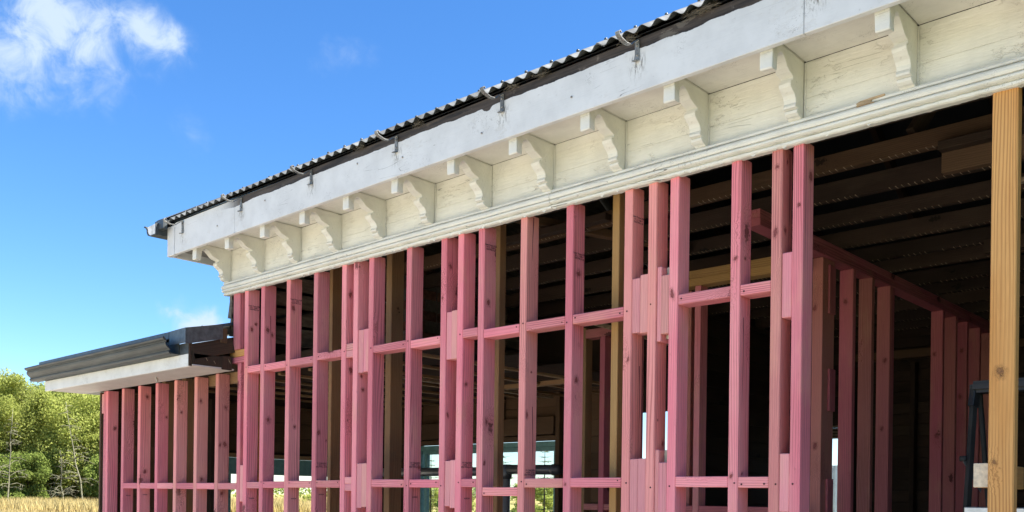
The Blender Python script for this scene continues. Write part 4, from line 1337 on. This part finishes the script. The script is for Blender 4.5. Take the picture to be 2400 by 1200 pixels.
# ------------------------------------------------------------------ step ladder
lad = thing('step_ladder', 'dark step ladder with black top cap half hidden behind the honey coloured post', 'ladder', (-1.0, 0.8, Z0))
LXa, LXb = -1.215, -0.78
bmx = bmesh.new()
bmesh.ops.create_cube(bmx, size=1.0)
bmesh.ops.scale(bmx, vec=(0.47, 0.10, 0.05), verts=bmx.verts)
bmesh.ops.bevel(bmx, geom=list(bmx.edges), offset=0.014, segments=2, affect='EDGES')
mcap = bpy.data.meshes.new('cap')
bmx.to_mesh(mcap)
bmx.free()
link('top_cap', mcap, BLACK, lad, ((LXa + LXb) / 2, 0.80, 2.235))
for x, sx in ((LXa, -1), (LXb, 1)):
    slanted('front_rail', lad, LADRAIL, (x, 0.775, 2.24), (x + sx * 0.05, 0.62, Z0), 0.018, 0.034)
    slanted('rear_rail', lad, LADRAIL, (x - sx * 0.005, 0.83, 2.21), (x + sx * 0.0, 1.45, Z0), 0.016, 0.03)
    slanted('rail_boot', lad, BLACK, (x, 0.785, 2.23), (x + sx * 0.004, 0.768, 2.15), 0.026, 0.045)
    slanted('spreader', lad, ALU, (x + sx * 0.02, 0.70, 1.93), (x + sx * 0.02, 0.95, 1.80), 0.004, 0.02)
    link('hinge', tube_mesh([(-0.012, 0, 0), (0.012, 0, 0)], [0.012, 0.012], 10), LADRAIL, lad, (x + sx * 0.02, 0.70, 1.93))
for k in range(6):
    z_ = 1.715 - 0.27 * k
    t_ = (2.24 - z_) / 2.04
    xx = 0.05 * t_
    yy = 0.775 - 0.155 * t_
    o = link('step', box_mesh(LXb - LXa + 2 * xx, 0.085, 0.028, 0.004, ALU), ALU, lad, ((LXa + LXb) / 2, yy, z_))
beam('rear_brace', lad, LADRAIL, (LXa, 1.05, 1.50), (LXb, 1.07, 1.54), 'X')

# ------------------------------------------------------------------ pipe
pipe = thing('pipe_rail', 'dark grey round pipe rail on an upright in front of the teal window', 'pipe', (-5.65, 2.6, Z0))
o = link('rail_pipe', tube_mesh([(-7.6, 2.6, 1.972), (-6.5, 2.6, 1.971), (-5.7, 2.6, 1.968)], [0.042] * 3, 14), PIPE, None)
place_world(o, pipe)
o = link('rail_pipe', tube_mesh([(-5.62, 2.6, 1.985), (-5.3, 2.6, 1.98), (-5.02, 2.6, 1.977)], [0.044] * 3, 14), PIPE, None)
place_world(o, pipe)
o = link('upright_pipe', tube_mesh([(-5.646, 2.6, Z0), (-5.646, 2.6, 1.2), (-5.646, 2.6, 1.95)], [0.037] * 3, 14), plain('grey_pipe', (0.27, 0.27, 0.275), 0.35, 0.3, var=0.1), None)
place_world(o, pipe)
o = link('pipe_tee', tube_mesh([(-5.646, 2.6, 1.90), (-5.646, 2.6, 1.945), (-5.646, 2.6, 2.015), (-5.646, 2.6, 2.03)], [0.050, 0.052, 0.052, 0.040], 14), PIPE, None)
place_world(o, pipe)
o = link('pipe_band', tube_mesh([(-5.10, 2.6, 1.977), (-5.07, 2.6, 1.977)], [0.050, 0.050], 14), PIPE, None)
place_world(o, pipe)

# pale corrugated fence outside the back room
fen = thing('iron_fence', 'pale blue-grey corrugated iron fence glimpsed outside through a dark gap', 'fence', (-6, 8.2, 0))
for k in range(4):
    o = link('iron_sheet', corr_mesh(0.9, 2.2, 8), plain('pale_iron_paint', (0.55, 0.66, 0.66), 0.6, var=0.1), fen, (-7.2 + 0.9 * k, 8.2, 0.0), (math.pi / 2, 0, 0))

# ------------------------------------------------------------------ vegetation
TR = random.Random(21)


def leaves_mesh(centers, per, size, mat, droop=0.3, flat=0.6):
    """centers: (position, radius vector). quads spread through each lobe, denser at the skin"""
    vs_, fs = [], []
    for c0, rv in centers:
        for i in range(per):
            d = Vector((TR.gauss(0, 1), TR.gauss(0, 1), TR.gauss(0, 1))).normalized()
            r = TR.random() ** 0.35 * TR.uniform(0.82, 1.12)
            pt = Vector((c0.x + d.x * rv.x * r, c0.y + d.y * rv.y * r, c0.z + d.z * rv.z * r))
            nrm = (d * 0.8 + Vector((TR.gauss(0, flat), TR.gauss(0, flat), TR.gauss(0, flat)))).normalized()
            t = nrm.cross(Vector((TR.gauss(0, 1), TR.gauss(0, 1), TR.gauss(0, 0.5)))).normalized()
            t = (t + Vector((0, 0, -droop))).normalized()
            b_ = nrm.cross(t).normalized()
            s = size * TR.uniform(0.6, 1.35)
            k = len(vs_)
            vs_ += [pt - t * s * 0.5, pt + b_ * s * 0.22, pt + t * s * 0.55, pt - b_ * s * 0.22]
            fs.append((k, k + 1, k + 2, k + 3))
    me = mesh_from(vs_, fs)
    me.materials.append(mat)
    return me


def limb_tree(height, spread, n, seed, r0=0.16):
    """joined tapered trunk and limbs in one mesh"""
    R = random.Random(seed)
    vs_, fs = [], []

    def add(pts, rads):
        me = tube_mesh(pts, rads, 6)
        k = len(vs_)
        vs_.extend([v.co.copy() for v in me.vertices])
        fs.extend([tuple(i + k for i in pl.vertices) for pl in me.polygons])
        bpy.data.meshes.remove(me)
    top = Vector((R.uniform(-.4, .4), R.uniform(-.4, .4), height))
    tr_ = [Vector((0, 0, -0.1)).lerp(top, t) + Vector((R.gauss(0, .06), R.gauss(0, .06), 0)) * height * 0.1 * t for t in (0, .25, .5, .75, 1)]
    add(tr_, [r0, r0 * .8, r0 * .6, r0 * .4, r0 * .15])
    for i in range(n):
        t = R.uniform(0.25, 0.95)
        st_ = Vector((0, 0, 0)).lerp(top, t)
        a = R.uniform(0, 6.283)
        l = spread * (1.1 - 0.6 * t) * R.uniform(.6, 1.1)
        e = st_ + Vector((math.cos(a) * l, math.sin(a) * l, l * R.uniform(0.2, 0.7)))
        mid = st_.lerp(e, .5) + Vector((R.gauss(0, .1), R.gauss(0, .1), R.gauss(0, .1))) * l * .3
        add([st_, mid, e], [r0 * .35 * (1.1 - t), r0 * .22 * (1.1 - t), r0 * .06])
    return mesh_from(vs_, fs, True)


def crown(hgt, wid, nl, seed, per, size, mat, low=0.12):
    R = random.Random(seed)
    cen = []
    for i in range(nl):
        t = R.random() ** 0.85
        z = hgt * (low + (0.96 - low) * t)
        prof_ = math.sin(math.pi * min(1, (0.16 + 0.84 * (1 - t)) ** 0.8)) ** 0.6 if t > 0.45 else 0.75 + 0.4 * t
        a = R.uniform(0, 6.283)
        rr = wid * prof_ * math.sqrt(R.uniform(0.15, 1))
        s = wid * R.uniform(0.16, 0.34)
        cen.append((Vector((math.cos(a) * rr, math.sin(a) * rr, z - s * 0.5)), Vector((s, s, s * R.uniform(0.7, 1.25)))))
    return leaves_mesh(cen, per, size, mat, droop=0.5)


crA = crown(12.6, 4.6, 210, 3, 520, 0.21, LEAF, 0.04)
crB = crown(11.0, 4.5, 200, 8, 520, 0.21, LEAF, 0.04)
crD = crown(5.0, 2.6, 70, 5, 480, 0.20, LEAFD, 0.03)
lbA = limb_tree(11.4, 3.6, 20, 3)
lbB = limb_tree(9.8, 3.4, 20, 8)
lbD = limb_tree(4.2, 2.0, 10, 5, 0.1)
for me_, mt in ((lbA, BARK), (lbB, BARK), (lbD, BARK)):
    me_.materials.append(mt)


def tree(name, label, x, y, trunk, crownm, sc, rot, cat='tree', group=None):
    t = thing(name, label, cat, (x, y, 0), group)
    t.scale = (sc, sc, sc)
    t.rotation_euler = (0, 0, rot)
    for nm, me_ in (('trunk', trunk), ('crown', crownm)):
        o_ = bpy.data.objects.new(nm, me_)
        C.objects.link(o_)
        o_.parent = t
    return t


LBL = ['tall bright willow at left edge of picture', 'tall bright yellow-green willow left of the low eave', 'rounded willow rising behind the bare leaning sapling', 'willow with crown just under the low white soffit',
       'willow beside the left corner of the low pink frame', 'back row willow between the two tallest crowns', 'back row willow close behind the low eave end', 'far back willow filling the gap at left edge', 'far back willow behind the leaning bare sapling', 'far back willow nearest the low frame corner']
spots = [(-94, 24.6, crA, lbA, 1.02, 0.3), (-90.5, 29.0, crA, lbA, 1.0, 2.1), (-87, 32.5, crB, lbB, 1.02, 0.9), (-85.0, 35.2, crB, lbB, 0.99, 3.9), (-82, 37.6, crA, lbA, 0.82, 5.0),
         (-98, 34.0, crA, lbA, 0.99, 4.2), (-92, 39.5, crB, lbB, 1.0, 1.7), (-104, 30.5, crA, lbA, 1.0, 0.1), (-101, 38.5, crB, lbB, 1.1, 2.6), (-95, 43.0, crB, lbB, 1.03, 5.5)]
for i, (x, y, cr, lb, sc, rt) in enumerate(spots):
    tree('willow_tree', LBL[i], x, y, lb, cr, sc, rt, group='willows across the field')
for i, (x, y, sc, rt, lab) in enumerate(((-86.5, 26.8, 1.0, 0.4, 'dark green bushy shrub at foot of the willows, left edge'), (-81.5, 32.8, 1.05, 2.0, 'dark green bushy tree in front of willows beside the low frame'),
                                         (-80.0, 35.0, 0.85, 4.0, 'small dark shrub at the corner of the low pink frame'))):
    tree('bushy_shrub', lab, x, y, lbD, crD, sc, rt, 'shrub', 'dark shrubs under the willows')


def bare_tree(seed, h, lean_):
    R = random.Random(seed)
    vs_, fs = [], []

    def add(pts, rads, n=5):
        me = tube_mesh(pts, rads, n)
        k = len(vs_)
        vs_.extend([v.co.copy() for v in me.vertices])
        fs.extend([tuple(i + k for i in pl.vertices) for pl in me.polygons])
        bpy.data.meshes.remove(me)
    pts = [Vector((0, 0, -.1))]
    for i in range(1, 8):
        pts.append(Vector((lean_[0] * i / 7 + R.gauss(0, .05), lean_[1] * i / 7 + R.gauss(0, .05), h * i / 7)))
    add(pts, [0.065 * (1 - i / 7.4) + 0.010 for i in range(8)], 6)
    tm = mesh_from(list(vs_), list(fs), True)
    vs_.clear()
    fs.clear()
    for i in range(34):
        t = R.uniform(0.18, 0.97)
        st_ = pts[int(t * 7)].lerp(pts[min(7, int(t * 7) + 1)], t * 7 % 1)
        a = R.uniform(0, 6.283)
        l = (0.4 + 2.0 * (1 - t)) * R.uniform(.5, 1.1)
        e = st_ + Vector((math.cos(a) * l, math.sin(a) * l, l * R.uniform(-0.35, 0.35)))
        m_ = st_.lerp(e, .5) + Vector((0, 0, 0.12 * l))
        add([st_, m_, e], [0.026, 0.019, 0.010], 4)
        for q in range(3):
            s2 = m_.lerp(e, R.random())
            add([s2, s2 + Vector((R.gauss(0, .3), R.gauss(0, .3), R.gauss(-.1, .25))) * l * .6], [0.015, 0.009], 3)
    return tm, mesh_from(vs_, fs, True)


for i, (x, y, h, ln, lab) in enumerate(((-79.6, 23.0, 8.2, (0.1, 0.2), 'bare pale sapling standing near the left edge'), (-77.6, 28.2, 9.0, (-0.9, -1.2), 'bare leaning sapling in the middle of the willows'),
                                        (-76.3, 29.9, 7.8, (0.0, 0.1), 'straight bare sapling nearest the low pink frame'), (-78.4, 26.8, 5.0, (0.2, -0.3), 'short bare sapling left of the leaning one'))):
    tm, bmz = bare_tree(40 + i, h, ln)
    t = thing('bare_sapling', lab, 'tree', (x, y, 0), 'bare saplings before the willows')
    link('trunk', tm, DEAD, t, (x, y, 0))
    link('branches', bmz, DEAD, t, (x, y, 0))['kind'] = 'stuff'


# young conifers beyond the back window
def conifer(seed, h):
    R = random.Random(seed)
    vs_, fs = [], []
    z = h * 0.10
    while z < h * 0.98:
        t = z / h
        L = h * 0.34 * (1 - t) ** 0.85 + 0.05
        nb = 6 if t < .85 else 4
        a0 = R.uniform(0, 6.28)
        for b_ in range(nb):
            a = a0 + b_ * 6.283 / nb + R.gauss(0, .15)
            d = Vector((math.cos(a), math.sin(a), 0.10 - 0.25 * (1 - t)))
            l = L * R.uniform(.75, 1.1)
            nq = max(5, int(l * 20))
            for q in range(nq):
                s = (q + R.random()) / nq
                pt = Vector((0, 0, z)) + d * l * s + Vector((0, 0, 0.12 * l * s * s))
                for sd_ in (-1, 1):
                    w = 0.15 * (1.15 - s) * R.uniform(.6, 1.2)
                    sx = Vector((-d.y, d.x, R.uniform(-.25, .15))) * sd_
                    k = len(vs_)
                    f_ = d.normalized() * 0.05
                    vs_ += [pt - f_ * .3, pt + sx * w + f_ * 1.2, pt + sx * w * .9 + f_ * 1.9, pt + f_ * .5]
                    fs.append((k, k + 1, k + 2, k + 3))
        z += h * 0.055 * R.uniform(.8, 1.15)
    return mesh_from(vs_, fs)


cm = [conifer(2, 3.6), conifer(5, 3.3)]
for me_ in cm:
    me_.materials.append(NEEDLE)
tm = tube_mesh([(0, 0, -.1), (0, 0, 1.8), (0, 0, 3.65)], [0.05, 0.032, 0.006], 6)
tm.materials.append(BARK)
for i, (d_, u_, kk, sc, lab) in enumerate(((34, (-0.655, 0.757), 0, 1.0, 'young conifer framed by the right pane of the teal window'), (30, (-0.690, 0.724), 1, 1.08, 'young conifer beside the pipe upright in the teal window'),
                                           (38, (-0.745, 0.672), 1, 1.0, 'young conifer in the left pane of the teal window'), (46, (-0.672, 0.741), 1, 0.95, 'small farther conifer between the two window conifers'))):
    tree('conifer_tree', lab, d_ * u_[0], -3.4 + d_ * u_[1], tm, cm[kk], sc, i * 1.3, group='young conifers beyond the house')
crS = crown(3.0, 1.6, 26, 15, 260, 0.22, LEAF, 0.04)
lbS = limb_tree(2.6, 1.2, 8, 15, 0.06)
lbS.materials.append(BARK)
for i, (d_, u_, sc, lab) in enumerate(((62, (-0.735, 0.683), 0.9, 'round green bush far out in the left pane of the teal window'), (66, (-0.705, 0.712), 1.0, 'round green bush beyond the pipe upright'), (60, (-0.668, 0.748), 0.85, 'round green bush below the window conifer'),
                                       (70, (-0.640, 0.772), 1.0, 'green bush at right edge of the teal window'), (82, (-0.842, 0.583), 0.55, 'low green bush in the dry field, through the low side opening'))):
    tree('bush', lab, d_ * u_[0], -3.4 + d_ * u_[1], lbS, crS, sc, i * 2.2, 'bush', 'bushes beyond the house')

# distant belts of trees closing the horizon
vs_c = []
for k in range(46):
    a = RAD(100 + 2.6 * k)
    d_ = 330 + TR.uniform(-20, 25)
    vs_c.append((Vector((math.cos(a) * d_, math.sin(a) * d_, 2.0 + TR.random() * 0.8)), Vector((9, 9, 3.2))))
belt = link('far_tree_belt', leaves_mesh(vs_c, 420, 1.3, LEAFD), LEAFD)
belt['kind'] = 'stuff'
belt['label'] = 'low dark belt of far trees along the horizon'
belt['category'] = 'trees'

# dry grass across the field
vs_, fs = [], []


def blades(n, a0, a1, d0, d1, h, w):
    for i in range(n):
        a = RAD(TR.uniform(a0, a1))
        d_ = d0 + (d1 - d0) * TR.random() ** 1.3
        x, y = math.cos(a) * d_, -3.4 + math.sin(a) * d_
        hh = h * TR.uniform(.45, 1.15) * (1.3 if noise.noise(Vector((x * .12, y * .12, 0))) > 0 else 0.75)
        t = TR.uniform(0, 6.28)
        sx, sy = math.cos(t) * w * TR.uniform(.6, 1.4), math.sin(t) * w
        lx, ly = TR.gauss(0, .25) * hh, TR.gauss(0, .25) * hh
        k = len(vs_)
        vs_.extend([(x - sx, y - sy, 0), (x + sx, y + sy, 0), (x + lx, y + ly, hh)])
        fs.append((k, k + 1, k + 2))


blades(52000, 155, 172, 52, 96, 0.85, 0.06)
blades(26000, 142, 152, 55, 120, 0.95, 0.07)
gm = mesh_from(vs_, fs)
gr = link('dry_grass', gm, GRASS)
gr['kind'] = 'stuff'
gr['label'] = 'tall golden dry grass across the open field'
gr['category'] = 'grass'
vs_, fs = [], []
blades(22000, 128, 140, 26, 80, 0.32, 0.03)
gr2 = link('green_grass', mesh_from(vs_, fs), GRASSG)
gr2['kind'] = 'stuff'
gr2['label'] = 'yellow-green grass outside beyond the teal window'
gr2['category'] = 'grass'

# small far shed seen between grass and shrubs
shed = thing('far_shed', 'tiny pale shed far across the field left of the low frame', 'shed', (-97, 42.0, 0))
board('shed_wall', shed, plain('pale_shed', (0.62, 0.64, 0.66), 0.6, var=0.1), -98.0, -95.0, 41.2, 43.2, 0, 2.0)
board('shed_roof', shed, IRON, -98.2, -94.8, 41.0, 43.4, 2.001, 2.12)
